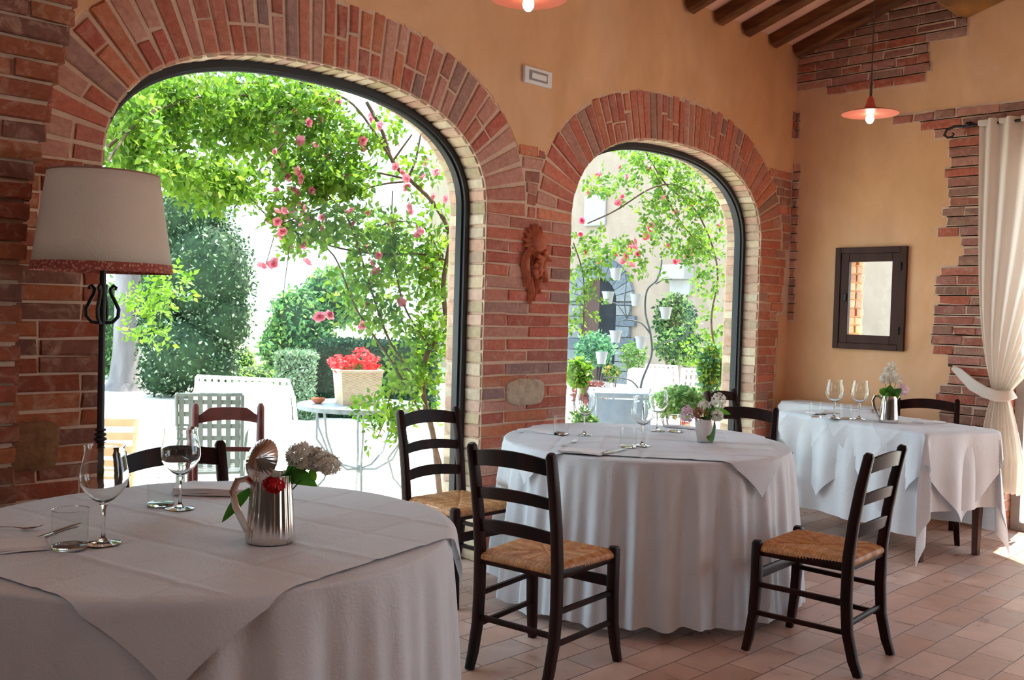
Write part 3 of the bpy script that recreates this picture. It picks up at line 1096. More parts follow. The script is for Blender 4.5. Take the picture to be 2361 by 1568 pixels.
# ---- outside ground
g = MB(); g.box((-30, 4.16, -0.14), (70, 15.5, -0.03)); g.box((7.3, -20, -0.14), (70, 4.16, -0.03)); g.box((-30, -20, -0.14), (7.3, -4.3, -0.03))
tag(g.build('terrace_ground', 'gravel', smooth=False), kind='structure')
g = MB(); g.box((-30, 15.5, -0.15), (90, 120, -0.04))
tag(g.build('lawn_ground', 'lawn', smooth=False), kind='structure')


# ================================================================== FURNITURE INSIDE
TZ = 0.758           # table top


def fold_fn(seed, n, comps=7):
    """uneven pleats: a phase-modulated cosine with slowly varying depth"""
    r = random.Random(seed)
    a, b, c, d, e = (r.uniform(0, 2 * PI) for _ in range(5))
    return lambda t: (math.cos(n * t + 1.6 * math.sin(3 * t + a) + 0.9 * math.sin(7 * t + b)) * (0.72 + 0.28 * math.sin(4 * t + c))
                      + 0.28 * math.cos((2 * n + 3) * t + 1.3 * math.sin(5 * t + d)) + 0.18 * math.sin(5 * t + e))


CH = [
    ((2.795, 2.565), 90 + 8, 'dark ladder-back chair with rush seat seen from behind, centre front of the middle table'),
    ((3.785, 1.905), 180 + 4, 'dark rush-seated chair at the right, side on in front of the rectangular table'),
    ((3.19, 3.52), 0, 'dark chair against the black window frame, left of the middle table'),
    ((4.66, 2.90), -72, 'dark chair with its back rail showing behind the flower vase of the middle table'),
    ((5.83, 3.46), 4, 'dark chair at the wall end of the rectangular table, mostly hidden by flowers'),
    ((1.575, 3.02), 0, 'black chair behind the nearest table, its rail just above the two wine glasses'),
    ((6.40, 2.52), -69, 'dark chair between the rectangular table and the right wall, beside the curtain'),
]


def clear_chairs(o, centre):
    """press a hanging cloth inwards where a chair seat stands against it"""
    mw = Matrix.Translation(o.location) @ o.rotation_euler.to_matrix().to_4x4()
    mi = mw.inverted()
    cx, cy = centre
    near = [((x, y), math.radians(a)) for (x, y), a, _ in CH if math.hypot(x - cx, y - cy) < 1.6]
    for v in o.data.vertices:
        p = mw @ v.co
        if p.z > 0.60: continue
        w_ = 1.0 if p.z < 0.49 else (0.60 - p.z) / 0.11
        for (x, y), a in near:
            for _ in range(60):
                dx, dy = p.x - x, p.y - y
                lx = dx * math.cos(a) + dy * math.sin(a); ly = -dx * math.sin(a) + dy * math.cos(a)
                if abs(lx) < 0.235 * w_ + 0.0 and -0.25 < ly < 0.28 and w_ > 0.15:
                    d = Vector((p.x - cx, p.y - cy, 0)); L = d.length
                    if L < 0.05: break
                    p = p - d / L * 0.01
                else: break
        v.co = mi @ p


def round_cloth(name, R, drop, nf, amp, seed, z=TZ, flare=0.10, nseg=420):
    fn = fold_fn(seed, nf); fn2 = fold_fn(seed + 1, nf // 2, 5)
    dn = 26
    mb = MB()
    prof = []
    for r in (0.02, 0.2, 0.4, 0.55, 0.64, 0.69):
        prof.append((r / 0.7 * (R - 0.0), 0.0, 0))
    for i in range(1, 6):
        a = PI / 2 * i / 5
        prof.append((R + 0.012 * math.sin(a), -0.012 * (1 - math.cos(a)), 0))
    for i in range(1, dn + 1):
        prof.append((R + 0.012, -0.012 - drop * i / dn, i / dn))

    def P(i, j):
        t = 2 * PI * i / nseg
        r, dz, s = prof[j]
        if s > 0:
            k = s ** 0.55
            f = fn(t)
            r += flare * s + amp * k * (0.85 + f) + 0.004 * k * fn2(t)
            dz -= 0.010 * s * fn2(t * 1.0 + 0.4) - 0.012 * s * math.sin(3 * t + seed)
        return (r * math.cos(t), r * math.sin(t), z + 0.004 + dz)
    mb.grid(P, nseg, len(prof) - 1, closed_u=True)
    mb.add([(0, 0, z + 0.004)] + [P(i, 0) for i in range(0, nseg)], [(0, 1 + i, 1 + (i + 1) % nseg) for i in range(nseg)])
    return mb.build(name, 'cloth', angle=80)


def round_overlay(name, R, half, ang, seed, z=TZ, n=190, creases=3):
    """square cloth, corners hanging over the edge of a round table"""
    fn = fold_fn(seed, 13, 5)
    mb = MB()
    r_ = random.Random(seed)

    def P(i, j):
        u = (i / n * 2 - 1) * half; v = (j / n * 2 - 1) * half
        h = 0.0
        for q in range(1, 2 * creases):
            c = (q / creases - 1) * half
            w1 = 0.012
            sg = 1 if q % 2 else -0.7
            h += 0.0036 * sg * math.exp(-((u - c) / w1) ** 2) + 0.0036 * (-sg) * math.exp(-((v - c) / w1) ** 2)
        h += 0.0012 * math.sin(u * 23 + seed) * math.sin(v * 19 + 1)
        r = math.hypot(u, v)
        t = math.atan2(v, u)
        RR = R + 0.008
        if r <= RR:
            k = max(0, (r - RR + 0.03) / 0.03)
            return (u, v, z + 0.0105 + h)
        s = r - RR
        f = fn(t + ang)
        q = min(1.0, s / 0.25)
        a = min(s / 0.02, PI / 2)
        rr = RR + 0.022 * math.sin(a) + q * (0.024 + 0.008 * (0.6 + f)) + 0.02 * s
        zz = z + 0.0085 - 0.02 * (1 - math.cos(a)) - max(0, s - 0.02) * 0.985
        return (rr * math.cos(t), rr * math.sin(t), zz)
    mb.grid(P, n, n)
    o = mb.build(name, 'overlay', angle=80)
    o.rotation_euler = (0, 0, ang)
    return o


def table_round(loc, R, label, leg_r=0.42, rz=0.3, wide=0.055):
    t = thing('dining_table', label, 'table', loc, rz, 'round dining tables')
    MB().lathe([(0.0, TZ - 0.03), (R - 0.01, TZ - 0.03), (R, TZ - 0.02), (R, TZ - 0.004), (R - 0.006, TZ), (0.0, TZ)], 64).build('tabletop', 'table_wood', t)
    for k in range(4):
        a = PI / 4 + k * PI / 2
        x, y = leg_r * math.cos(a), leg_r * math.sin(a)
        MB().tube([(x, y, 0), (x, y, 0.35), (x, y, TZ - 0.03)], [0.72, 0.9, 1.0], 8, sq=(wide / 2, wide / 2)).build('leg', 'table_wood', t)
    fr = MB(); h = leg_r * 0.707
    for s in (-1, 1):
        fr.box((-h, s * h - 0.012, TZ - 0.12), (h, s * h + 0.012, TZ - 0.03)); fr.box((s * h - 0.012, -h, TZ - 0.12), (s * h + 0.012, h, TZ - 0.03))
    fr.build('apron', 'table_wood', t, smooth=False)
    return t


T1C, T1R = (1.315, 2.525), 0.685
T2C, T2R = (3.925, 2.945), 0.705
table_round((T1C[0], T1C[1], 0), T1R, 'round table under the white cloth nearest the camera, at the left front', 0.36, 0.2)
c = round_cloth('tablecloth', T1R, 0.70, 22, 0.027, 4, flare=0.02); c.location = (T1C[0], T1C[1], 0)
clear_chairs(c, (c.location.x, c.location.y))
tag(c, 'white floor-length cloth in the left foreground on the nearest round table', 'tablecloth', 'cloths on the dining tables')
o = round_overlay('overlay_cloth', T1R, 0.630, math.radians(-122 - 45), 5); o.location = (T1C[0], T1C[1], 0)
tag(o, 'creased square white overlay cloth with a flap hanging off the nearest table', 'table overlay', 'square overlay cloths')
table_round((T2C[0], T2C[1], 0), T2R, 'round table in the middle of the room between two ladder-back chairs', 0.66, math.radians(2))
c = round_cloth('tablecloth', T2R, 0.712, 27, 0.030, 21, flare=0.035); c.location = (T2C[0], T2C[1], 0)
clear_chairs(c, (c.location.x, c.location.y))
tag(c, 'white cloth with deep folds hanging to the floor on the middle round table', 'tablecloth', 'cloths on the dining tables')
o = round_overlay('overlay_cloth', T2R, 0.622, math.radians(-99 - 45), 8); o.location = (T2C[0], T2C[1], 0)
tag(o, 'square white overlay cloth on the middle table, one curled corner hanging at the front', 'table overlay', 'square overlay cloths')

# ---- rectangular table by the right wall
T3 = dict(c=Vector((6.06, 2.675, 0)), a=0.60, b=0.29, rz=math.radians(71.0))


def drape_rect(u, v, a, b, z, off, seed=0, lift=0.0, amp=0.018):
    du, dv = max(0.0, abs(u) - a), max(0.0, abs(v) - b)
    su, sv = math.copysign(1, u), math.copysign(1, v)
    if du == 0 and dv == 0:
        return (u, v, z + lift)
    if du > 0 and dv > 0:
        s = math.hypot(du, dv); ph = math.atan2(dv, du)
    elif du > 0: s = du; ph = 0.0
    else: s = dv; ph = PI / 2
    q = min(1, s / 0.02); drop = 0.012 * q + max(0, s - 0.02) * 0.985 + 0.004 * q
    o = off * math.sin(min(1, s / 0.025) * PI / 2)
    k = min(1, s / 0.3)
    if du > 0 and dv > 0:
        bul = 0.09 * s * math.sin(2 * ph) ** 2
        w2 = 0.03 * k * math.sin(ph * 6)
        x = a + (o + bul + w2) * (math.cos(ph) ** 0.5 if ph < PI / 2 else 0) + 0.02 * s
        y = b + (o + bul - w2) * (math.sin(ph) ** 0.5) + 0.02 * s
        return (su * x, sv * y, z + lift - drop)
    wv = amp * k * (math.sin((v if du > 0 else u) * 17 + seed) + 0.5 * math.sin((v if du > 0 else u) * 31 + 2 * seed))
    if du > 0: return (su * (a + o + 0.02 * s + wv), v, z + lift - drop)
    return (u, sv * (b + o + 0.02 * s + wv), z + lift - drop)


def rect_cloth(name, a, b, hu, hv, z, off, mat, seed, rot=0.0, cu=0.0, lift=0.0, n=90, cr=False):
    mb = MB()
    cr_, sr_ = math.cos(rot), math.sin(rot)

    def P(i, j):
        p = (i / n * 2 - 1) * hu; q = (j / n * 2 - 1) * hv
        u = p * cr_ - q * sr_ + cu; v = p * sr_ + q * cr_
        x = list(drape_rect(u, v, a, b, z, off, seed, lift))
        if cr:
            h = 0.004 * sum(math.exp(-((p - c_) / 0.01) ** 2) - math.exp(-((q - c_) / 0.01) ** 2) for c_ in (-0.29, 0.0, 0.29))
            if abs(u) <= a and abs(v) <= b: x[2] += h
            elif abs(v) > b: x[1] += math.copysign(h, v)
        x[2] = max(x[2], 0.012)
        return tuple(x)
    mb.grid(P, n, n)
    return mb.build(name, mat, angle=80)


t = thing('dining_table', 'rectangular table with brown legs beside the curtain and small window', 'table', T3['c'], T3['rz'])
MB().box((-T3['a'], -T3['b'], TZ - 0.03), (T3['a'], T3['b'], TZ)).build('tabletop', 'table_wood', t, smooth=False, bevel=0.004)
for sx in (-1, 1):
    for sy in (-1, 1):
        x, y = sx * (T3['a'] - 0.05), sy * (T3['b'] - 0.05)
        MB().tube([(x, y, 0), (x, y, 0.4), (x, y, TZ - 0.03)], [0.62, 0.9, 1.0], 8, sq=(0.032, 0.032)).build('leg', 'table_wood', t)
c = rect_cloth('tablecloth', T3['a'], T3['b'], T3['a'] + 0.47, T3['b'] + 0.62, TZ, 0.016, 'cloth', 2, lift=0.004)
c.location = T3['c']; c.rotation_euler = (0, 0, T3['rz'])
clear_chairs(c, (c.location.x, c.location.y))
tag(c, 'white cloth with long pointed corners on the rectangular table near the curtain', 'tablecloth', 'cloths on the dining tables')
for k, (cu, lab, lf) in enumerate(((0.20, 'white overlay cloth draped cornerwise over the wall end of the rectangular table', 0.008), (-0.34, 'white overlay cloth draped cornerwise over the curtain end of the rectangular table', 0.012))):
    c = rect_cloth('overlay_cloth', T3['a'], T3['b'], 0.575, 0.575, TZ, 0.024 + 0.006 * k, 'overlay', 5 + k, rot=PI / 4, cu=cu, lift=lf, cr=True)
    c.location = T3['c']; c.rotation_euler = (0, 0, T3['rz'])
    tag(c, lab, 'table overlay', 'square overlay cloths')

# ---- narrow covered side table against the wall behind
t = thing('side_table', 'low side table under a cream cloth against the wall below the small window', 'table', (6.78, 3.36, 0), 0)
MB().box((-0.13, -0.36, 0.74), (0.13, 0.36, 0.765)).build('tabletop', 'table_wood', t, smooth=False)
for sx in (-1, 1):
    for sy in (-1, 1): MB().tube([(sx * 0.10, sy * 0.32, 0), (sx * 0.10, sy * 0.32, 0.74)], 1.0, 8, sq=(0.02, 0.02)).build('leg', 'table_wood', t)
c = rect_cloth('tablecloth', 0.13, 0.36, 0.13 + 0.5, 0.36 + 0.35, 0.765, 0.012, 'cloth', 9, lift=0.004, n=40)
for v_ in c.data.vertices:
    if v_.co.x > 0.145: v_.co.x = 0.145
c.location = (6.78, 3.36, 0)
tag(c, 'cream cloth over the side table against the right wall, behind the glasses', 'tablecloth', 'cloths on the dining tables')


# ---- ladder-back chair
def make_chair():
    root = thing('dining_chair', '', 'chair')
    ztop = 0.885
    for s in (-1, 1):
        pth = [(s * 0.178, 0.245, 0.0), (s * 0.180, 0.222, 0.06), (s * 0.182, 0.196, 0.17), (s * 0.183, 0.188, 0.30), (s * 0.183, 0.190, 0.46), (s * 0.184, 0.205, 0.60), (s * 0.185, 0.228, 0.74), (s * 0.186, 0.256, ztop - 0.012), (s * 0.186, 0.259, ztop)]
        MB().tube(pth, [0.82, 0.95, 1.0, 1.03, 1.03, 1.0, 0.98, 0.92, 0.6], 12, sq=(0.0185, 0.021), up=(0, 1, 0)).build('back_post', 'chair_wood', root)
        pth = [(s * 0.212, -0.222, 0.0), (s * 0.206, -0.210, 0.06), (s * 0.200, -0.196, 0.16), (s * 0.198, -0.190, 0.28), (s * 0.198, -0.190, 0.455), (s * 0.198, -0.190, 0.468)]
        MB().tube(pth, [0.78, 0.9, 1.0, 1.05, 1.05, 0.8], 12, sq=(0.0205, 0.0205), up=(0, 1, 0)).build('leg', 'chair_wood', root)

    def back_y(z):
        pts = [(0.46, 0.190), (0.60, 0.205), (0.74, 0.228), (0.885, 0.259)]
        for (a, ya), (b, yb) in zip(pts, pts[1:]):
            if a <= z <= b: return ya + (yb - ya) * (z - a) / (b - a)
        return 0.25
    for zc, h, arch in ((0.828, 0.030, 0.020), (0.690, 0.022, 0.016), (0.560, 0.024, 0.016)):
        mb = MB()
        n = 14; vs = []; fs = []
        for i in range(n + 1):
            f = i / n * 2 - 1
            x = f * 0.176
            e = 1 - f * f
            y = back_y(zc) + 0.022 * e
            zt_ = zc + h + arch * e; zb_ = zc - h + arch * 0.75 * e
            lean = 0.10
            for (dy, zz) in ((-0.007, zb_), (-0.007, zt_), (0.007, zt_), (0.007, zb_)):
                vs.append((x, y + dy + (zz - zc) * lean * 1.8, zz))
        for i in range(n):
            for q in range(4):
                fs.append((i * 4 + q, i * 4 + (q + 1) % 4, (i + 1) * 4 + (q + 1) % 4, (i + 1) * 4 + q))
        fs += [(3, 2, 1, 0), (n * 4, n * 4 + 1, n * 4 + 2, n * 4 + 3)]
        mb.add(vs, fs)
        mb.build('slat', 'chair_wood', root, angle=50, bevel=0.0025)
    # rails under the rush and stretchers
    for nm, p, q, sq in (('seat_rail', (-0.19, -0.19, 0.425), (0.19, -0.19, 0.425), (0.012, 0.018)), ('seat_rail', (-0.175, 0.19, 0.425), (0.175, 0.19, 0.425), (0.012, 0.018)),
                         ('seat_rail', (-0.195, -0.18, 0.425), (-0.182, 0.185, 0.425), (0.012, 0.018)), ('seat_rail', (0.195, -0.18, 0.425), (0.182, 0.185, 0.425), (0.012, 0.018)),
                         ('stretcher', (-0.197, -0.19, 0.325), (0.197, -0.19, 0.325), (0.009, 0.022)), ('stretcher', (-0.183, 0.192, 0.195), (0.183, 0.192, 0.195), (0.009, 0.011)),
                         ('stretcher', (-0.198, -0.19, 0.285), (-0.183, 0.188, 0.285), (0.010, 0.010)), ('stretcher', (0.198, -0.19, 0.285), (0.183, 0.188, 0.285), (0.010, 0.010)),
                         ('stretcher', (-0.199, -0.195, 0.165), (-0.182, 0.195, 0.165), (0.010, 0.010)), ('stretcher', (0.199, -0.195, 0.165), (0.182, 0.195, 0.165), (0.010, 0.010))):
        MB().tube([p, q], 1.0, 8, sq=sq, up=(0, 0, 1)).build(nm, 'chair_wood', root)
    # woven rush seat: strands run square to each rail and meet on the diagonals
    n = 72
    cols = [srgb(196, 138, 88), srgb(206, 150, 98), srgb(188, 128, 78), srgb(214, 164, 112)]
    mb = MB()

    def P(i, j):
        u = i / n * 2 - 1; v = j / n * 2 - 1     # v=-1 front
        hw = 0.205 + (0.180 - 0.205) * (v + 1) / 2
        x = u * hw; y = v * 0.198
        e = max(abs(u), abs(v))
        z = 0.462 - 0.010 * (1 - e) - 0.012 * max(0, e - 0.88) / 0.12
        front = abs(v) > abs(u)
        st_ = math.sin((x if front else y) * 2 * PI / 0.0095 + (0.5 if front else 0))
        z += 0.0016 * st_
        z -= 0.005 * math.exp(-((abs(u) - abs(v)) / 0.05) ** 2)
        return (x, y, z)
    vs = [P(i, j) for j in range(n + 1) for i in range(n + 1)]
    fs = []; cc = []
    rr = random.Random(5)
    for j in range(n):
        for i in range(n):
            fs.append((j * (n + 1) + i, j * (n + 1) + i + 1, (j + 1) * (n + 1) + i + 1, (j + 1) * (n + 1) + i))
            u = abs(i / n * 2 - 1); v = abs(j / n * 2 - 1)
            key = (i if v > u else j)
            cc.append(cols[(key * 7 + (3 if v > u else 0)) % 4])
    mb.v = vs; mb.f = fs; mb.c = cc
    # rounded edge wrap
    ring = []
    for k in range(n): ring.append((k / n * 2 - 1, -1))
    for k in range(n): ring.append((1, k / n * 2 - 1))
    for k in range(n): ring.append((1 - k / n * 2, 1))
    for k in range(n): ring.append((-1, 1 - k / n * 2))
    m_ = len(ring); base = len(mb.v)
    for lev, (o, dz) in enumerate(((0.0, -0.012), (0.008, -0.020), (0.008, -0.032), (-0.002, -0.042))):
        for q, (u, v) in enumerate(ring):
            hw = 0.205 + (0.180 - 0.205) * (v + 1) / 2
            nx = (u if abs(u) == 1 else 0); ny = (v if abs(v) == 1 else 0)
            w1 = 0.0014 * math.sin((u * hw if abs(v) == 1 else v * 0.198) * 2 * PI / 0.0095)
            mb.v.append((u * hw + nx * (o + w1), v * 0.198 + ny * (o + w1), 0.462 + dz))
    for lev in range(3):
        for q in range(m_):
            q2 = (q + 1) % m_
            mb.f.append((base + lev * m_ + q, base + (lev + 1) * m_ + q, base + (lev + 1) * m_ + q2, base + lev * m_ + q2))
            mb.c.append(cols[(q * 5) % 4] if lev < 2 else cols[2])
    mb.build('seat', 'rush', root, angle=60)
    return root


chair0 = make_chair()
for i, ((x, y), a, lab) in enumerate(CH):
    c = chair0 if i == 0 else copy_tree(chair0)
    c.location = (x, y, 0)
    c.rotation_euler = (0, 0, math.radians(a))
    tag(c, lab, 'chair', 'dark ladder-back dining chairs')


# ---- glassware
def wine_glass(h=0.245, R=0.058):
    mb = MB()
    zb_ = 0.098
    H = h - zb_
    outer = [(0.041, 0.0), (0.042, 0.0015), (0.030, 0.004), (0.012, 0.008), (0.0055, 0.016), (0.0042, 0.030), (0.0040, 0.060), (0.0052, 0.086), (0.010, zb_)]
    bowl = [(0.10, 0.02), (0.42, 0.08), (0.72, 0.20), (0.93, 0.32), (1.0, 0.44), (0.985, 0.56), (0.92, 0.70), (0.86, 0.82), (0.835, 0.90), (0.84, 0.96), (0.86, 1.0)]
    o = [(R * a, zb_ + H * b) for a, b in bowl]
    inn = [(max(0.0, r - 0.0011), z + (0.004 if k == 0 else 0.0006)) for k, (r, z) in enumerate(o)]
    inn[-1] = (inn[-1][0], o[-1][1])
    prof = [(0.0, 0.0)] + outer + o + inn[::-1] + [(0.0, inn[0][1])]
    mb.lathe(prof, 40)
    return mb


TOPZ = TZ + 0.0135
wg0 = tag(wine_glass().build('wine_glass', 'wineglass', angle=60), '', 'wine glass')
tb0 = thing('tumbler', '', 'tumbler')
MB().grid(lambda i, j: ((0.0425 + 0.0005 * j) * math.cos(2 * PI * i / 40), (0.0425 + 0.0005 * j) * math.sin(2 * PI * i / 40), 0.006 + 0.0915 * j), 40, 1, closed_u=True).build('wall', 'thin_glass', tb0, angle=60)
MB().lathe([(0.0425, 0.0972), (0.0436, 0.0980), (0.0436, 0.0990), (0.0422, 0.0990), (0.0418, 0.0980)], 40, close=True).build('rim', 'wineglass', tb0)
MB().lathe([(0.0, 0.0), (0.040, 0.0), (0.0425, 0.003), (0.0424, 0.008), (0.036, 0.0075), (0.0, 0.0065)], 40).build('base', 'wineglass', tb0)


def put(src, first, loc, lab, grp, s=1.0, rz=0.0):
    o = src if first else copy_tree(src)
    o.location = loc; o.scale = (s, s, s); o.rotation_euler = (0, 0, rz)
    tag(o, lab, None, grp)
    return o


WG = [((1.007, 2.471), 'large tulip wine glass at the front left of the nearest table', 1.03),
      ((1.351, 2.751), 'tulip wine glass on the nearest table in front of the black chair rail', 1.0),
      ((3.754, 3.204), 'wine glass at the window side of the middle table, against the brick pier edge', 0.97),
      ((3.698, 2.792), 'wine glass at the centre of the middle table beside a tumbler', 0.97),
      ((4.24, 3.103), 'wine glass at the far side of the middle table, just left of the flower vase', 0.97),
      ((5.80, 2.865), 'left one of the pair of wine glasses on the rectangular table', 1.0),
      ((5.90, 2.745), 'right one of the pair of wine glasses on the rectangular table, nearer the pitcher', 1.0)]
for i, (p, lab, s) in enumerate(WG):
    put(wg0, i == 0, (p[0], p[1], TOPZ), lab, 'wine glasses on the tables', s)
TB = [((0.925, 2.475), 'short tumbler at the far left of the nearest table beside the large wine glass', 1.0),
      ((1.330, 2.835), 'tumbler just left of the second wine glass on the nearest table', 0.92),
      ((3.68, 3.30), 'tumbler on the middle table in front of the brick pier', 0.92),
      ((3.60, 2.80), 'tumbler beside the central wine glass of the middle table', 0.92),
      ((4.30, 3.03), 'tumbler at the far side of the middle table behind the vase', 0.9),
      ((5.75, 2.965), 'tumbler at the left end of the rectangular table', 0.92),
      ((5.83, 2.80), 'tumbler between the two wine glasses of the rectangular table', 0.92)]
for i, (p, lab, s) in enumerate(TB):
    put(tb0, i == 0, (p[0], p[1], TOPZ), lab, 'tumblers on the tables', s)


# ---- flowers
def florets(n, C, rad, col, seed, size=0.011, mat='petal', name='blossom', parent=None):
    """n small four-petalled flowers on an ellipsoid surface"""
    rs = np.random.RandomState(seed)
    u = unit(rs.normal(size=(n, 3)))
    p = np.array(C) + u * np.array(rad) * rs.uniform(0.75, 1.05, (n, 1))
    V, Fc, Cc = [], [], []
    k = 0
    for i in range(n):
        nn = Vector(u[i] + rs.normal(size=3) * 0.3).normalized()
        a = nn.orthogonal().normalized(); b = nn.cross(a)
        s = size * rs.uniform(0.8, 1.2); o = Vector(p[i])
        c = np.array(col[rs.randint(len(col))][:3]) * rs.uniform(0.9, 1.08)
        r0 = rs.uniform(0, PI)
        for q in range(5):
            t = r0 + q * 2 * PI / 5
            d = a * math.cos(t) + b * math.sin(t); e = a * -math.sin(t) + b * math.cos(t)
            V += [o, o + d * s * 0.6 + e * s * 0.38 + nn * s * 0.1, o + d * s * 1.05 + nn * s * 0.35, o + d * s * 0.6 - e * s * 0.38 + nn * s * 0.1]
            Fc.append((k, k + 1, k + 2, k + 3)); Cc.append(c); k += 4
    return fast_mesh(name, np.array([tuple(v) for v in V]), np.array(Fc), np.array(Cc), mat, parent)


def big_leaf(mb, base, tip, w_, bend=0.02, col=None, n=8):
    base, tip = Vector(base), Vector(tip)
    d = tip - base; L = d.length; d.normalize()
    s = d.cross(CF + Vector((0, 0, 0.35))).normalized(); nn = s.cross(d)
    col = col or srgb(70, 120, 40)
    vs = []; fs = []
    for i in range(n + 1):
        f = i / n
        wd = w_ * math.sin(PI * min(1, f * 0.92 + 0.08)) ** 0.8 * (1 - f * 0.25) * (0 if i == n else 1)
        c = base + d * L * f + nn * bend * math.sin(PI * f)
        vs += [c - s * wd + nn * wd * 0.3, c, c + s * wd + nn * wd * 0.3]
    for i in range(n):
        for q in range(2):
            fs.append((i * 3 + q, i * 3 + q + 1, (i + 1) * 3 + q + 1, (i + 1) * 3 + q))
    mb.add(vs, fs, col)


WHITE = [srgb(232, 230, 220), srgb(206, 204, 190), srgb(246, 244, 238), srgb(222, 218, 206)]
PINK = [srgb(226, 196, 214), srgb(236, 208, 222)]
RED = [srgb(196, 18, 30), srgb(210, 30, 40)]
LG, LG2 = srgb(64, 116, 40), srgb(96, 150, 56)


def rel(v, yaw=YAW):
    """offset given as (to the right, away, up) in the camera's ground frame"""
    rgt = Vector((math.sin(YAW), -math.cos(YAW), 0)); fw = Vector((math.cos(YAW), math.sin(YAW), 0))
    return rgt * v[0] + fw * v[1] + Vector((0, 0, v[2]))


def bouquet(label, loc, clusters, leaves, stems_to, cat='flowers', group='table bouquets'):
    """clusters: (offset, radii, n, palette, floret size)"""
    t = thing('flower_bunch', label, cat, loc, 0, group)
    sm = MB()
    for i, (off, rad, n, pal, fsz) in enumerate(clusters):
        o = rel(off)
        florets(n, o, rad, pal, 31 + i, fsz, name='blossom', parent=t)
        b0 = Vector(stems_to) + Vector((R_.uniform(-.01, .01), R_.uniform(-.01, .01), 0))
        sm.tube([b0, b0 + Vector((0, 0, 0.06)), (b0 + o) / 2 + Vector((0, 0, 0.05)), o], [0.0022, 0.0022, 0.002, 0.0015], 5, col=LG)
    sm.build('stems', 'leaf', t)
    for a, b, w_, bd, c in leaves:
        lf = MB(); big_leaf(lf, rel(a), rel(b), w_ * 1.35, bd, c); lf.build('leaf', 'leaf', t, angle=80)
    return t


# silver fluted pitcher with its lid tipped open (nearest table)
def pitcher(loc, rz, label, h=0.165, R=0.058, fl=(22, 0.022), lid=True, sc_=1.0):
    t = thing('silver_pitcher', label, 'pitcher', loc, rz, 'metal pitchers holding flowers')
    prof = [(0.0, 0.0), (R * 0.97, 0.0), (R, 0.004), (R * 0.99, 0.02), (R * 0.93, h * 0.4), (R * 0.86, h * 0.75), (R * 0.83, h * 0.94), (R * 0.86, h), (R * 0.835, h), (R * 0.80, h * 0.94), (R * 0.84, h * 0.7), (R * 0.93, 0.02), (0.0, 0.008)]
    MB().lathe(prof, 176 if fl else 48, flute=fl).build('body', 'silver', t, angle=70)
    hd = MB()
    pts = [(-R * 0.80, 0, h * 0.86), (-R * 1.15, 0, h * 0.97), (-R * 1.55, 0, h * 0.96), (-R * 1.75, 0, h * 0.80), (-R * 1.62, 0, h * 0.58), (-R * 1.35, 0, h * 0.38), (-R * 1.12, 0, h * 0.22), (-R * 0.98, 0, h * 0.15), (-R * 1.02, 0, h * 0.08)]
    hd.tube(pts, [0.8, 1, 1, 1, 1, 0.95, 0.9, 0.8, 0.6], 10, sq=(0.0085, 0.006), up=(0, 1, 0))
    hd.build('handle', 'silver', t)
    sp = MB()
    vs = []
    for i in range(9):
        a = -0.55 + 1.1 * i / 8
        k = math.cos(a / 0.55 * PI / 2)
        vs += [(R * 0.86 * math.cos(a), R * 0.86 * math.sin(a), h * 0.86), ((R * 0.86 + 0.022 * k) * math.cos(a), (R * 0.86 + 0.0 * k) * math.sin(a), h * 1.0 + 0.004 * k)]
    fs = [(2 * i, 2 * i + 2, 2 * i + 3, 2 * i + 1) for i in range(8)]
    sp.add(vs, fs); sp.build('spout', 'silver', t, solid=0.002)
    if lid:
        ld = MB().lathe([(0.0, 0.020), (R * 0.25, 0.020), (R * 0.45, 0.010), (R * 0.8, 0.002), (R * 0.92, 0.0), (R * 0.9, 0.003), (R * 0.45, 0.014), (0.0, 0.024)], 120, flute=(30, 0.014)).build('lid', 'silver', t, angle=50)
        ld.location = (-R * 0.50, -0.004, h + R * 0.62); ld.rotation_euler = (0, math.radians(-72), math.radians(12))
    return t


PL = (1.352, 2.235, TOPZ)
hd_ = rel((-0.72, -0.69, 0))
hz = math.atan2(-hd_.y, -hd_.x)
pitcher(PL, hz, 'silver fluted pitcher with its lid tipped open on the nearest table', 0.178, 0.063)
bouquet('white lilac sprig and a red flower standing in the fluted silver pitcher', PL,
        [((0.075, 0.02, 0.225), (0.040, 0.034, 0.032), 190, WHITE, 0.0095), ((0.115, 0.03, 0.215), (0.036, 0.03, 0.028), 150, WHITE, 0.0095),
         ((0.145, 0.02, 0.203), (0.032, 0.03, 0.025), 120, WHITE, 0.0095), ((0.020, -0.050, 0.158), (0.026, 0.022, 0.018), 60, RED, 0.009), ((0.012, -0.03, 0.178), (0.02, 0.02, 0.012), 24, WHITE, 0.010)],
        [((0.03, -0.01, 0.17), (0.125, -0.01, 0.150), 0.020, 0.02, LG), ((0.04, 0.0, 0.175), (0.095, 0.0, 0.205), 0.018, 0.02, LG), ((-0.05, -0.02, 0.14), (-0.115, -0.05, 0.055), 0.012, 0.02, LG),
         ((-0.03, 0.02, 0.18), (-0.065, 0.02, 0.15), 0.010, 0.01, srgb(120, 150, 120)), ((0.10, 0.0, 0.19), (0.12, -0.01, 0.165), 0.010, 0.0, LG2)], (0.0, 0.0, 0.02))
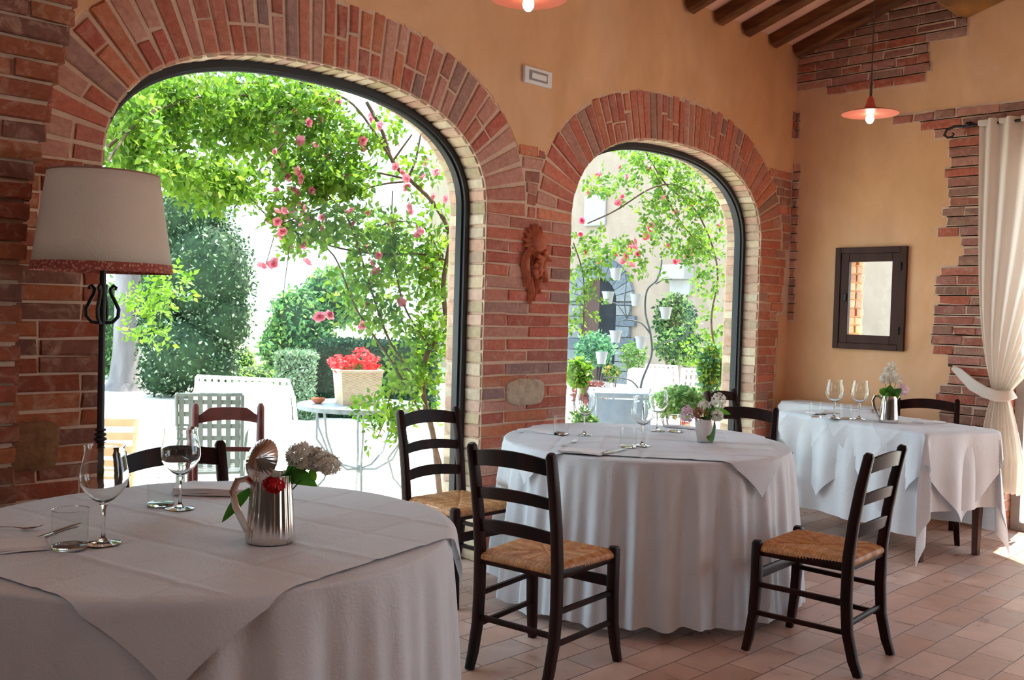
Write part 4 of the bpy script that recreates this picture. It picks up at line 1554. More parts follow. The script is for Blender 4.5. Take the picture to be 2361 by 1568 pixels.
# middle table: conical metal beaker
VL = (4.085, 2.70, TOPZ)
t = thing('flower_vase', 'small tapered silver vase on the middle table', 'vase', VL)
MB().lathe([(0.0, 0.0), (0.033, 0.0), (0.035, 0.004), (0.044, 0.06), (0.050, 0.115), (0.0475, 0.115), (0.041, 0.06), (0.032, 0.008), (0.0, 0.006)], 48).build('body', 'silver', t)
MB().lathe([(0.0475, 0.112), (0.052, 0.113), (0.052, 0.118), (0.0475, 0.118)], 48, close=True).build('rim', 'silver', t)
bouquet('bunch of white and pink blossoms in the tapered vase on the middle table', VL,
        [((0.065, 0.0, 0.205), (0.042, 0.034, 0.040), 90, WHITE, 0.009), ((0.055, -0.03, 0.135), (0.032, 0.03, 0.028), 70, WHITE, 0.009), ((-0.085, 0.0, 0.135), (0.034, 0.03, 0.042), 70, PINK, 0.010),
         ((-0.03, -0.03, 0.145), (0.036, 0.03, 0.028), 60, [srgb(150, 96, 82), srgb(170, 118, 100)], 0.010), ((0.0, 0.02, 0.17), (0.04, 0.03, 0.03), 50, WHITE, 0.009)],
        [((0.01, -0.03, 0.13), (0.028, -0.062, 0.0), 0.026, 0.02, srgb(120, 176, 130)), ((0.0, -0.03, 0.15), (0.012, -0.055, 0.01), 0.014, 0.02, srgb(120, 150, 30)),
         ((0.03, 0.0, 0.15), (0.13, 0.0, 0.14), 0.016, 0.02, LG2), ((0.0, 0.0, 0.13), (0.06, 0.0, 0.17), 0.016, 0.02, LG)], (0, 0, 0.02))
# rectangular table
VL = (5.90, 2.555, TOPZ)
pitcher(VL, YAW - PI / 2, 'smooth silver pitcher with a looped handle on the rectangular table', 0.165, 0.058, None, False)
bouquet('white blossoms with green leaves in the pitcher on the rectangular table', VL,
        [((-0.005, 0.0, 0.30), (0.045, 0.04, 0.055), 130, WHITE, 0.0085), ((0.012, 0.0, 0.345), (0.030, 0.03, 0.03), 60, WHITE, 0.0085), ((-0.035, 0.0, 0.27), (0.034, 0.03, 0.03), 60, WHITE, 0.0085),
         ((0.085, 0.0, 0.205), (0.034, 0.03, 0.034), 60, PINK, 0.010), ((0.045, 0.0, 0.27), (0.03, 0.03, 0.03), 60, WHITE, 0.0085)],
        [((0.0, -0.02, 0.16), (-0.075, -0.03, 0.205), 0.022, 0.02, LG2), ((0.0, -0.03, 0.16), (-0.02, -0.05, 0.235), 0.022, 0.01, LG), ((0.02, -0.03, 0.16), (0.06, -0.04, 0.215), 0.022, 0.01, LG),
         ((0.0, -0.03, 0.165), (-0.05, -0.06, 0.155), 0.02, 0.01, LG2), ((0.0, -0.03, 0.165), (0.04, -0.06, 0.165), 0.02, 0.01, LG)], (0, 0, 0.02))


# ---- napkins and cutlery
def napkin(loc, rz, label, L=0.20, Wd=0.085, h=0.010, z=TOPZ):
    mb = MB()
    for k in range(3):
        sh = 0.003 * k
        n = 10

        def P(i, j, k=k, sh=sh):
            ring_ = [(-0.5, 0.0), (0.5, 0.0), (0.5, 1.0), (-0.5, 1.0)]
            a, b = ring_[j % 4]
            x = (i / n - 0.5) * (L - sh * 2)
            y = a * (Wd - sh)
            zz = h / 3 * (k + b) + 0.0012 * math.sin(x * 40 + k)
            return (x, y + (0.002 * math.sin(x * 25) if b else 0), zz)
        vs = [P(i, j) for i in range(n + 1) for j in range(4)]
        fs = []
        for i in range(n):
            for j in range(4): fs.append((i * 4 + j, i * 4 + (j + 1) % 4, (i + 1) * 4 + (j + 1) % 4, (i + 1) * 4 + j))
        fs += [(0, 1, 2, 3), (n * 4 + 3, n * 4 + 2, n * 4 + 1, n * 4)]
        mb.add(vs, fs)
    o = mb.build('folded_napkin', 'napkin', angle=50, bevel=0.001)
    o.location = (*loc, z); o.rotation_euler = (0, 0, rz)
    return tag(o, label, 'napkin', 'folded napkins on the tables')


def fork(loc, rz, label, z):
    mb = MB()
    mb.tube([(-0.10, 0, 0.002), (-0.05, 0, 0.004), (0.02, 0, 0.006), (0.045, 0, 0.004)], [1.1, 0.9, 0.6, 0.8], 8, sq=(0.004, 0.0014), up=(0, 0, 1))
    mb.tube([(0.043, 0, 0.004), (0.055, 0, 0.003), (0.065, 0, 0.004)], [0.6, 1.2, 1.2], 8, sq=(0.009, 0.001), up=(0, 0, 1))
    for k in range(4):
        y = -0.0085 + k * 0.00567
        mb.tube([(0.062, y, 0.004), (0.080, y, 0.006), (0.098, y, 0.012)], [1, 1, 0.5], 6, sq=(0.0014, 0.0012), up=(0, 0, 1))
    o = mb.build('fork', 'steel'); o.location = (*loc, z); o.rotation_euler = (0, 0, rz)
    return tag(o, label, 'fork', 'forks on the tables')


def knife(loc, rz, label, z):
    mb = MB()
    mb.tube([(-0.11, 0, 0.003), (-0.02, 0, 0.003)], [1, 0.85], 8, sq=(0.0065, 0.003), up=(0, 0, 1))
    mb.tube([(-0.02, 0, 0.003), (0.0, 0, 0.003), (0.08, 0.001, 0.003), (0.108, -0.002, 0.003)], [0.8, 1.0, 1.0, 0.3], 8, sq=(0.008, 0.0010), up=(0, 0, 1))
    o = mb.build('knife', 'steel'); o.location = (*loc, z); o.rotation_euler = (0, 0, rz)
    return tag(o, label, 'knife', 'knives on the tables')


napkin((0.80, 2.565), math.radians(-15), 'folded white napkin at the far left edge of the nearest table', 0.20, 0.11, 0.012)
napkin((1.535, 2.905), math.radians(-45), 'folded white napkin behind the pitcher on the nearest table', 0.24, 0.075, 0.022)
napkin((3.635, 3.42), math.radians(-72), 'folded napkin at the far left of the middle table', 0.22, 0.07, 0.010)
napkin((3.30, 2.82), math.radians(-68), 'folded napkin with cutlery at the near left edge of the middle table', 0.20, 0.13, 0.008)
napkin((4.48, 3.11), math.radians(-75), 'folded napkin at the far right of the middle table behind the vase', 0.20, 0.07, 0.010)
napkin((6.02, 3.06), math.radians(-20), 'folded napkin at the left end of the rectangular table', 0.20, 0.09, 0.010)
napkin((6.10, 2.38), math.radians(-20), 'folded napkin right of the pitcher on the rectangular table', 0.20, 0.09, 0.010)
fork((0.87, 2.78), math.radians(-45), 'fork lying left of the tumbler on the nearest table', TOPZ)
knife((0.96, 2.66), math.radians(35), 'knife lying behind the tumbler on the nearest table', TOPZ)
fork((3.44, 3.03), math.radians(22), 'fork standing off the cloth by the napkin of the middle table', TOPZ)
knife((3.43, 2.74), math.radians(10), 'knife beside the tumbler of the middle table', TOPZ)
fork((6.03, 3.00), math.radians(60), 'fork on the left napkin of the rectangular table', TOPZ + 0.010)

# ---- floor lamp
LX, LY = 1.342, 3.330
t = thing('floor_lamp', 'wrought iron floor lamp with a big cream shade beside the left window', 'lamp', (LX, LY, 0), YAW - PI / 2)
MB().lathe([(0.0, 0.0), (0.15, 0.0), (0.15, 0.012), (0.05, 0.03), (0.02, 0.05), (0.0, 0.05)], 32).build('base', 'iron', t)
MB().tube([(0, 0, 0.04), (0, 0, 0.80), (0, 0, 1.60)], [0.0135, 0.0125, 0.010], 10).build('pole', 'iron', t)
kn = MB()
for i in range(5):
    kn.sphere((0, 0, 0.885 + i * 0.016), 0.0215 - 0.0014 * abs(i - 2), 14, 8, sz=0.42)
kn.build('collar', 'iron', t)
cg = MB()
for k in range(4):
    a = k * PI / 2 + 0.12
    pts = []
    for (r, z) in ((0.012, 1.318), (0.034, 1.320), (0.052, 1.340), (0.054, 1.365), (0.040, 1.395), (0.028, 1.418), (0.026, 1.434), (0.036, 1.446), (0.045, 1.440), (0.042, 1.431)):
        pts.append((r * math.cos(a), r * math.sin(a), z))
    cg.tube(pts, [0.0062] * 7 + [0.0055, 0.005, 0.004], 8)
cg.build('scroll_cage', 'iron', t)
zs0, zs1, r0, r1 = 1.492, 1.828, 0.226, 0.178
sh = MB()


def P(i, j):
    a = 2 * PI * i / 64
    z = [zs0 + 0.028, zs1 - 0.006][0] + (zs1 - 0.006 - zs0 - 0.028) * j / 4
    f = (z - zs0) / (zs1 - zs0)
    r = r0 + (r1 - r0) * f
    return (r * math.cos(a), r * math.sin(a), z)


sh.grid(P, 64, 4, closed_u=True)
shd = sh.build('lamp_shade', 'shade', t, angle=80, solid=0.002)
rt = (r1 - r0) / (zs1 - zs0)
MB().lathe([(r0 + 0.002, zs0), (r0 + rt * 0.03 + 0.002, zs0 + 0.03), (r0 + rt * 0.03 - 0.001, zs0 + 0.03), (r0 - 0.001, zs0)], 64, close=True).build('shade_trim', 'trim', shd)
MB().lathe([(r1 + 0.0015, zs1 - 0.008), (r1 + 0.0015, zs1), (r1 - 0.0015, zs1), (r1 - 0.0015, zs1 - 0.008)], 64, close=True).build('shade_edge', m_simple('shade_edge', srgb(150, 112, 96), None, 0.8), shd)
sp = MB()
for k in range(3):
    a = k * 2 * PI / 3
    sp.tube([(0, 0, 1.60), (r1 * 0.98 * math.cos(a), r1 * 0.98 * math.sin(a), zs1 - 0.01)], 0.002, 6)
sp.build('shade_carrier', 'iron', t)
MB().sphere((0, 0, 1.65), 0.03, sz=1.3).build('bulb', m_simple('unlit_bulb', srgb(230, 226, 216), None, 0.3), t)


# ---- pendant lamps
def pendant(loc, top, label, yaw=0.0):
    t = thing('pendant_lamp', label, 'lamp', loc, 0, 'salmon pendant lamps')
    MB().lathe([(0.142, 0.0), (0.10, 0.012), (0.05, 0.024), (0.030, 0.030), (0.022, 0.050), (0.018, 0.070), (0.010, 0.088), (0.0, 0.090)][::-1], 48).build('shade_top', m_simple('rust_enamel', srgb(176, 64, 44), None, 0.4), t)
    MB().lathe([(0.142, -0.002), (0.10, 0.008), (0.05, 0.018), (0.0, 0.022)], 48).build('lamp_shade', 'pink_enamel', t)
    MB().lathe([(0.0, 0.02), (0.018, 0.02), (0.020, 0.010), (0.016, -0.002), (0.0, -0.002)], 20).build('socket', 'iron', t)
    b = MB().sphere((0, 0, -0.026), 0.021, 16, 12, sz=1.25).build('bulb', 'bulb', t)
    MB().tube([(0, 0, 0.085), (0.002, 0, 0.30), (0, 0, top - loc[2])], 0.0035, 6).build('cord', 'cord', t)
    MB().lathe([(0.0, 0.0), (0.035, 0.0), (0.03, -0.02), (0.0, -0.025)], 16, c=(0, 0, top - loc[2])).build('ceiling_rose', 'iron', t)
    MB().tube([(0.0, 0, 0.085), (0.0, 0, 0.16)], 0.007, 8).build('cord_grip', 'cord', t)
    return t


pendant((4.855, 2.264, 2.475), roofz(2.264), 'salmon enamel pendant lamp with lit bulb hanging in front of the right wall')
pendant((2.53, 2.49, 2.545), roofz(2.46), 'salmon pendant lamp cut off by the top edge above the arches')

# ---- wall fitting (small white box) and terracotta plaque
t = thing('wall_vent', 'small white rectangular fitting high on the plaster between the arches', 'vent', (3.99, YA - 0.001, 2.735))
MB().box((-0.112, -0.022, -0.046), (0.112, 0, 0.046)).build('frame', 'white_paint', t, smooth=False, bevel=0.004)
MB().box((-0.078, -0.024, -0.028), (0.074, -0.0225, 0.028)).build('recess', m_simple('vent_grey', srgb(150, 146, 146), None, 0.7), t, smooth=False)
MB().box((-0.062, -0.030, -0.018), (0.060, -0.0245, 0.014)).build('insert', 'white_paint', t, smooth=False, bevel=0.003)

t = thing('wall_plaque', 'terracotta sun and fruit relief hanging on the brick pier between the arches', 'wall ornament', (4.01, YA - 0.008, 1.68))
b = MB()
b.sphere((0.0, -0.030, 0.105), 0.050, 20, 14, sy=0.75)
b.build('sun_face', 'terra', t)
b = MB()
for k in range(12):
    a = 0.35 * PI + k * 2 * PI / 16
    d = Vector((math.cos(a), 0, math.sin(a))); s = Vector((-math.sin(a), 0, math.cos(a)))
    c0 = Vector((0, -0.012, 0.105))
    b.add([c0 + d * 0.045 + s * 0.020, c0 + d * 0.045 - s * 0.020, c0 + d * 0.092, c0 + d * 0.05 + Vector((0, -0.022, 0)),
           c0 + d * 0.045 + s * 0.020 + Vector((0, 0.02, 0)), c0 + d * 0.045 - s * 0.020 + Vector((0, 0.02, 0)), c0 + d * 0.092 + Vector((0, 0.02, 0))],
          [(0, 2, 3), (2, 1, 3), (1, 0, 3), (4, 6, 2, 0), (6, 5, 1, 2), (5, 4, 0, 1)])
b.build('sun_ray', 'terra', t, smooth=False)
b = MB()
rr = random.Random(9)
for k in range(11):
    b.sphere((rr.uniform(-0.025, 0.03), -0.028 - rr.uniform(0, 0.012), 0.03 - k * 0.010), 0.016 + rr.uniform(-0.002, 0.003), 12, 8)
b.build('grape_bunch', 'terra', t)
for x0, z0, x1, z1, w_ in ((-0.055, 0.06, -0.075, -0.13, 0.024), (-0.03, -0.08, -0.035, -0.215, 0.020), (0.0, -0.07, 0.0, -0.20, 0.016), (0.035, -0.05, 0.03, -0.16, 0.018), (0.06, 0.02, 0.075, -0.10, 0.030), (0.055, 0.07, 0.10, 0.01, 0.03), (-0.055, -0.04, -0.03, -0.14, 0.02), (0.04, 0.04, 0.055, -0.04, 0.03)):
    b = MB()
    n = 8; vs = []; fs = []
    for i in range(n + 1):
        f_ = i / n
        ww = w_ * math.sin(PI * (0.12 + 0.82 * f_)) * 1.0
        x = x0 + (x1 - x0) * f_ + 0.012 * math.sin(f_ * 5 + x0 * 50); z = z0 + (z1 - z0) * f_
        yy = -0.030 + 0.012 * f_
        vs += [(x - ww, 0.0, z), (x - ww * 0.6, yy, z), (x, yy - 0.008, z), (x + ww * 0.6, yy, z), (x + ww, 0.0, z)]
    for i in range(n):
        for q in range(4): fs.append((i * 5 + q, i * 5 + q + 1, (i + 1) * 5 + q + 1, (i + 1) * 5 + q))
    fs += [tuple(range(5)), tuple(n * 5 + q for q in range(4, -1, -1))]
    b.add(vs, fs); b.build('relief_leaf', 'terra', t, angle=60)

for o_ in COL.objects:
    if o_.name == 'wall_plaque': o_.scale = (1.12, 1.12, 1.12)

# ---- curtain, rod and tie-back
t = thing('curtain_rod', 'black iron curtain rod with a scrolled end above the glazed door', 'curtain rod', (6.84, 2.45, 2.745))
MB().tube([(0, 0.08, 0.0), (0, -1.95, 0.0)], 0.010, 10).build('rod', 'iron', t)
MB().tube([(0, 0.06, 0.0), (0, 0.13, 0.008), (0, 0.185, -0.010), (0, 0.20, -0.045), (0, 0.175, -0.066), (0, 0.145, -0.060), (0, 0.135, -0.045), (0, 0.15, -0.035)], [0.010, 0.010, 0.009, 0.009, 0.008, 0.007, 0.006, 0.005], 8).build('finial', 'iron', t)
for y in (0.045, -1.8):
    b = MB(); b.tube([(0.11, y, 0.03), (0.03, y, 0.03), (0, y, 0.012)], 0.008, 8); b.sphere((0, y, 0.012), 0.018, 12, 8); b.build('bracket', 'iron', t)

cu = MB()
NU, NV = 260, 70
ZT_, ZTIE, ZB = 2.775, 0.93, 0.16


def cw(v):
    """curtain edges (yl, yr, pleat depth, z) along v"""
    z = ZT_ + (ZB - ZT_) * v
    if z > ZTIE:
        f = (ZT_ - z) / (ZT_ - ZTIE)
        e = f ** 2.2
        yl = 2.425 - 0.05 * f - 0.115 * f ** 5
        yr = 1.25 + (2.165 - 1.25) * (f ** 1.6)
        return yl, yr, 0.034 * (1 - 0.45 * f), z
    f = (ZTIE - z) / (ZTIE - ZB)
    return 2.26 + 0.10 * min(1, f * 1.6) ** 0.7, 2.165 - 0.115 * min(1, f * 1.8) ** 0.8, 0.019 + 0.018 * f, z


def P(i, j):
    u = i / NU; v = j / NV
    yl, yr, d, z = cw(v)
    ph = u * 2 * PI * 9.5
    x = 6.835 + d * math.sin(ph + 0.6 * math.sin(u * 9 + v * 2)) + 0.4 * d * math.sin(ph * 0.5 + 1.3)
    z2 = z
    if v > 0.999 or z < ZB + 0.3:
        z2 = z + 0.11 * max(0, (0.52 - u)) * 0 + 0.12 * (1 if u > 0.42 else 0) * max(0, (ZB + 0.3 - z) / 0.3)
    return (x, yl + (yr - yl) * u, z2)


cu.grid(P, NU, NV)
curt = cu.build('curtain', 'curtain', angle=80)
tag(curt, 'full length cream cotton curtain gathered at its waist beside the door', 'curtain')
for k in range(9):
    y = 2.39 - k * 0.135
    MB().box((6.815, y - 0.035, 2.735), (6.865, y + 0.035, 2.772)).build('curtain_loop', 'curtain', curt, smooth=False, bevel=0.006)
tb = MB()
A_, B_ = Vector((6.925, 2.56, 1.09)), Vector((6.79, 2.27, 0.955))
path = [A_, Vector((6.90, 2.50, 1.055)), Vector((6.80, 2.38, 0.985)), Vector((6.775, 2.29, 0.945)), Vector((6.765, 2.215, 0.925)), Vector((6.78, 2.15, 0.93)), Vector((6.85, 2.13, 0.94)), Vector((6.90, 2.20, 0.96))]
tb.tube(path, [0.5, 0.9, 1.15, 1.1, 1.05, 1.0, 0.9, 0.7], 14, sq=(0.008, 0.036), up=(0, 0, 1))
tie = tb.build('curtain_tieback', 'curtain', angle=70)
tag(tie, 'cream cloth tie-back running from the brick wall around the curtain', 'tie-back')
MB().tube([(6.955, 2.575, 1.10), (6.90, 2.575, 1.10), (6.895, 2.575, 1.115)], 0.005, 8).build('wall_hook', 'iron', tie)


# ================================================================== OUTSIDE
BR = [srgb(122, 160, 52), srgb(104, 148, 44), srgb(138, 172, 72), srgb(84, 128, 46), srgb(116, 154, 62)]
MIDG = [srgb(92, 132, 74), srgb(112, 148, 88), srgb(74, 114, 64), srgb(128, 158, 106)]
DK = [srgb(46, 76, 46), srgb(60, 92, 58), srgb(38, 64, 44), srgb(84, 114, 78), srgb(120, 144, 116)]
DK2 = [srgb(34, 66, 48), srgb(46, 80, 58), srgb(58, 94, 68), srgb(28, 54, 42)]
GD = Vector((0, 0, -0.03))


def pblob(px, py, rx, ry, Y, dr=0.22, wt=1.0):
    p = at(px, py, 1, Y); dep = (p - CP).dot(CF)
    a, b = rx / F_PX * dep, ry / F_PX * dep
    return (p.x, p.y, p.z, a, dr, b, wt * rx * ry)


def dblob(px, py, rx, ry, depth, dr=None, wt=1.0):
    p = atd(px, py, depth)
    a, b = rx / F_PX * depth, ry / F_PX * depth
    return (p.x, p.y, p.z, a, dr or a, b, wt * rx * ry)


def cores(blobs, k=0.8):  # solid dark cores added to fill the foliage, no real branches
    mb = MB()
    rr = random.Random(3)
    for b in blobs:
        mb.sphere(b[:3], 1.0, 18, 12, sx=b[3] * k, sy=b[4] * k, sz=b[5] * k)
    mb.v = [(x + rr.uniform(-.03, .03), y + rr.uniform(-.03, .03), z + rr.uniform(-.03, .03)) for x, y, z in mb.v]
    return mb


def shrub(name, label, cat, blobs, n, size, pal, seed, group=None, core=True, stem=None, mat='far_leaf', leaflets=1, kcore=0.8):
    rs = np.random.RandomState(seed)
    b0 = blobs[0]
    t = thing(name, label, cat, (0, 0, 0), 0, group)
    P_ = blob_points(blobs, n, rs, shell=0.55 if core else 0)
    P_ = P_[P_[:, 2] > -0.02]
    leaf_mesh('foliage', P_, size, pal, mat, t, rs, leaflets=leaflets)
    if core: cores(blobs, kcore).build('filler_core', 'core', t, angle=80)
    if stem:
        MB().tube(stem[0], stem[1], 10).build('stem', 'cane', t)
    return t


# distant hills, haze painted into their pale colour
hl = MB()
rr = random.Random(2)


def P(i, j):
    a = math.radians(25 + 60 * i / 60)
    d = 95 + 6 * j
    h = (1.0 + 0.9 * math.sin(i * 0.31) + 0.5 * math.sin(i * 0.83 + 1)) * (j / 4) * 1.3
    return (d * math.cos(a), d * math.sin(a), -0.1 + h)


hl.grid(P, 60, 4)
tag(hl.build('hills', m_simple('distant_hills', srgb(150, 168, 160), srgb(166, 182, 172), 1.0, 0.2), angle=80), kind='structure')

# tree with a pale trunk
tb_ = at(287, 899, 2, -0.03)
t = thing('garden_tree', 'garden tree with a pale grey trunk behind the floor lamp pole', 'tree', tb_)
tr = MB()
tr.tube([(0, 0, -0.02), (0.0, 0, 0.15), (0.02, 0, 0.6), (0.03, 0, 1.6), (0.05, 0.1, 3.2), (0.0, 0.2, 4.6)], [0.36, 0.24, 0.205, 0.19, 0.17, 0.10], 18)
for k in range(6):
    a = k * 1.05
    tr.tube([(0.05, 0.1, 3.1 + 0.15 * k), (0.6 * math.cos(a), 0.1 + 0.6 * math.sin(a), 4.0 + 0.1 * k), (1.5 * math.cos(a), 0.2 + 1.5 * math.sin(a), 4.9)], [0.10, 0.07, 0.03], 8)
tr.build('trunk', 'bark', t, angle=80)
cb = [(-0.6, 0, 4.9, 1.7, 1.5, 0.8), (1.1, 0.3, 5.3, 1.5, 1.5, 1.0), (0.2, 0.2, 6.3, 1.8, 1.6, 0.9), (2.4, -0.2, 4.7, 1.2, 1.2, 0.7)]
rs = np.random.RandomState(41)
leaf_mesh('crown', blob_points(cb, 5200, rs), 0.13, MIDG, 'far_leaf', t, rs)

shrub('garden_shrub', 'light green bushes far behind the pale tree trunk', 'shrub', [dblob(262, 760, 60, 120, 17.5), dblob(330, 700, 60, 120, 18)], 2600, 0.11, MIDG, 42)
g = dblob(435, 815, 116, 95, 14.4); g2 = dblob(478, 640, 118, 150, 14.6); g3 = dblob(445, 500, 95, 90, 14.8); g4 = dblob(370, 720, 60, 120, 14.4)
shrub('evergreen_tree', 'tall dense dark evergreen clipped in a block behind the lampshade', 'tree', [g, g2, g3, g4, dblob(385, 860, 70, 60, 14.3), dblob(500, 850, 55, 60, 14.3), dblob(510, 740, 80, 90, 14.5), dblob(400, 600, 60, 90, 14.6)], 18000, 0.066, DK + [srgb(176, 196, 170)], 43)  # the extra pale leaf colour paints in bright glossy glints
shrub('garden_shrub', 'leafy yellow-green shrub in the gap right of the dark evergreen', 'shrub', [dblob(690, 745, 75, 90, 13.2), dblob(640, 800, 45, 55, 13.0), dblob(765, 690, 75, 75, 13.6), dblob(720, 800, 60, 60, 13.2)], 6500, 0.085, [srgb(96, 146, 88), srgb(120, 168, 104), srgb(76, 128, 84), srgb(156, 196, 110)], 44)
shrub('garden_shrub', 'pale low hedge at the far edge of the terrace, above the white garden seat', 'hedge', [dblob(590, 865, 60, 22, 18), dblob(560, 830, 30, 30, 22), dblob(640, 850, 40, 26, 20)], 1800, 0.09, [srgb(170, 200, 110), srgb(146, 182, 100)], 45)


def hedge(label, px0, px1, ytop, depth, thick, n, pal, seed):
    a, b = atd(px0, 900, depth), atd(px1, 900, depth)
    h = atd((px0 + px1) / 2, ytop, depth).z
    u = Vector((b.x - a.x, b.y - a.y, 0)); L = u.length; u.normalize(); v = Vector((-u.y, u.x, 0))
    t = thing('clipped_hedge', label, 'hedge', (a.x, a.y, -0.03), 0, 'clipped hedges')
    rs = np.random.RandomState(seed)
    s = rs.uniform(0, L, n); hh = rs.uniform(0, h, n); w_ = np.zeros(n)
    k = rs.uniform(size=n)
    w_ = np.where(k < 0.62, rs.uniform(0, 0.06, n), rs.uniform(0, thick, n))
    hh = np.where((k > 0.62), h - rs.uniform(0, 0.06, n), hh)
    end = k > 0.88
    s = np.where(end, np.where(rs.uniform(size=n) < 0.5, 0.03, L - 0.03), s); hh = np.where(end, rs.uniform(0, h, n), hh)
    P_ = np.stack([u.x * s + v.x * w_, u.y * s + v.y * w_, hh], 1)
    leaf_mesh('foliage', P_, 0.055, pal, 'far_leaf', t, rs)
    m = Matrix(((u.x, v.x, 0, 0), (u.y, v.y, 0, 0), (0, 0, 1, 0), (0, 0, 0, 1)))
    MB().box((0.04, 0.04, 0), (L - 0.04, thick, h - 0.04), mat=m).build('filler_core', 'core', t, smooth=False)
    return t


hedge('dark clipped hedge behind the flower basket on the garden table', 728, 1000, 782, 12.2, 1.0, 9000, DK2, 46)
hedge('lighter grey-green clipped hedge left of the flower basket', 632, 724, 808, 11.9, 0.9, 4200, [srgb(130, 160, 128), srgb(160, 184, 158), srgb(104, 138, 104)], 47)

# ---- farmhouse across the courtyard
FX = 15.5
hs = thing('farmhouse', 'pale plastered farmhouse with a stone-framed arched doorway across the courtyard', 'building', (FX, 12.0, 0))
off = Vector((FX, 12.0, 0))


def onf(px, py, dx=0.0):
    p = at(px, py, 0, FX + dx); return p - off


yc = onf(984, 700).y
MB().box((0, -9.0, -0.05), (8, yc, 8.5)).build('wall', 'outer_plaster', hs, smooth=False)
d0, d1 = onf(1424, 800), onf(1340, 800)
dz = onf(1384, 641).z
dcy = (d0.y + d1.y) / 2; dw = abs(d1.y - d0.y) / 2
sf = MB()
ns = 13
for k in range(ns):
    a0, a1 = PI * k / ns, PI * (k + 1) / ns - 0.02
    zc = dz - dw
    vs = []
    c = R_.choice([srgb(112, 120, 128), srgb(126, 134, 140), srgb(104, 112, 122), srgb(136, 140, 142)])
    for x in (-0.09, 0.02):
        for r_o in (dw, dw + 0.42):
            for a in (a0, a1):
                vs.append((x, dcy + r_o * math.cos(a), zc + r_o * math.sin(a) * 1.0))
    sf.add(vs, [(0, 1, 3, 2), (4, 6, 7, 5), (0, 4, 5, 1), (2, 3, 7, 6), (0, 2, 6, 4), (1, 5, 7, 3)], c)
for sg in (-1, 1):
    z = -0.03
    while z < dz - dw:
        h = R_.uniform(0.16, 0.28); h = min(h, dz - dw - z)
        c = R_.choice([srgb(112, 120, 128), srgb(126, 134, 140), srgb(104, 112, 122), srgb(136, 140, 142)])
        wd = R_.choice([0.34, 0.48])
        y0, y1 = dcy + sg * dw, dcy + sg * (dw + wd)
        sf.box((-0.09, min(y0, y1), z), (0.02, max(y0, y1), z + h - 0.015), c)
        z += h
sf.build('stone_surround', 'stone', hs, smooth=False)
dm = MB()
pts = [(dcy - dw, 0.0)] + [(dcy + dw * math.cos(a), dz - dw + dw * math.sin(a)) for a in [PI - PI * i / 20 for i in range(21)]] + [(dcy + dw, 0.0)]
dm.prism([(y, z) for y, z in pts], 0, -0.012, -0.004)
dl = dm.build('door_leaf', 'door_wood', hs, smooth=False)
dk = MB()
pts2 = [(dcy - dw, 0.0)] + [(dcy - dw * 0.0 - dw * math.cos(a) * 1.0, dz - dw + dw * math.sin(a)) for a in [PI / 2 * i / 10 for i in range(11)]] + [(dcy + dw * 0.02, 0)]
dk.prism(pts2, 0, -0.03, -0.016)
dk.build('doorway_shade', m_simple('painted_interior_shade', srgb(22, 26, 32), srgb(34, 38, 44), 0.9, 3), hs, smooth=False)  # dark panel paints the shade of the open half, no hole is cut
q0, q1 = onf(1352, 452), onf(1398, 520)
MB().box((-0.08, min(q0.y, q1.y), q1.z), (0.0, max(q0.y, q1.y), q0.z)).build('blind_window', 'pale_shutter', hs, smooth=False, bevel=0.03)
q0, q1 = onf(1546, 612), onf(1600, 645)
MB().box((-0.35, min(q0.y, q1.y), q1.z), (0.0, max(q0.y, q1.y), q0.z)).build('awning', 'pale_shutter', hs, smooth=False, bevel=0.02)
q0, q1 = onf(1552, 645), onf(1596, 682)
MB().box((-0.12, min(q0.y, q1.y), q1.z), (0.0, max(q0.y, q1.y), q0.z)).build('window_shutter', 'pale_shutter', hs, smooth=False, bevel=0.02)

# ---- climbing plants outside the arches
LEAFN = 1.0


def canes(specs, parent):
    for pts, w0, w1 in specs:
        P_ = [at(px, py, 1, Y) for px, py, Y in pts]
        # smooth with Catmull-Rom
        out = []
        for i in range(len(P_) - 1):
            p0 = P_[max(0, i - 1)]; p1 = P_[i]; p2 = P_[i + 1]; p3 = P_[min(len(P_) - 1, i + 2)]
            for k in range(5):
                u = k / 5
                out.append(0.5 * ((2 * p1) + (p2 - p0) * u + (2 * p0 - 5 * p1 + 4 * p2 - p3) * u * u + (3 * p1 - p0 - 3 * p2 + p3) * u ** 3))
        out.append(P_[-1])
        n = len(out)
        MB().tube(out, [w0 + (w1 - w0) * i / (n - 1) for i in range(n)], 7).build('cane', 'cane', parent, angle=80)


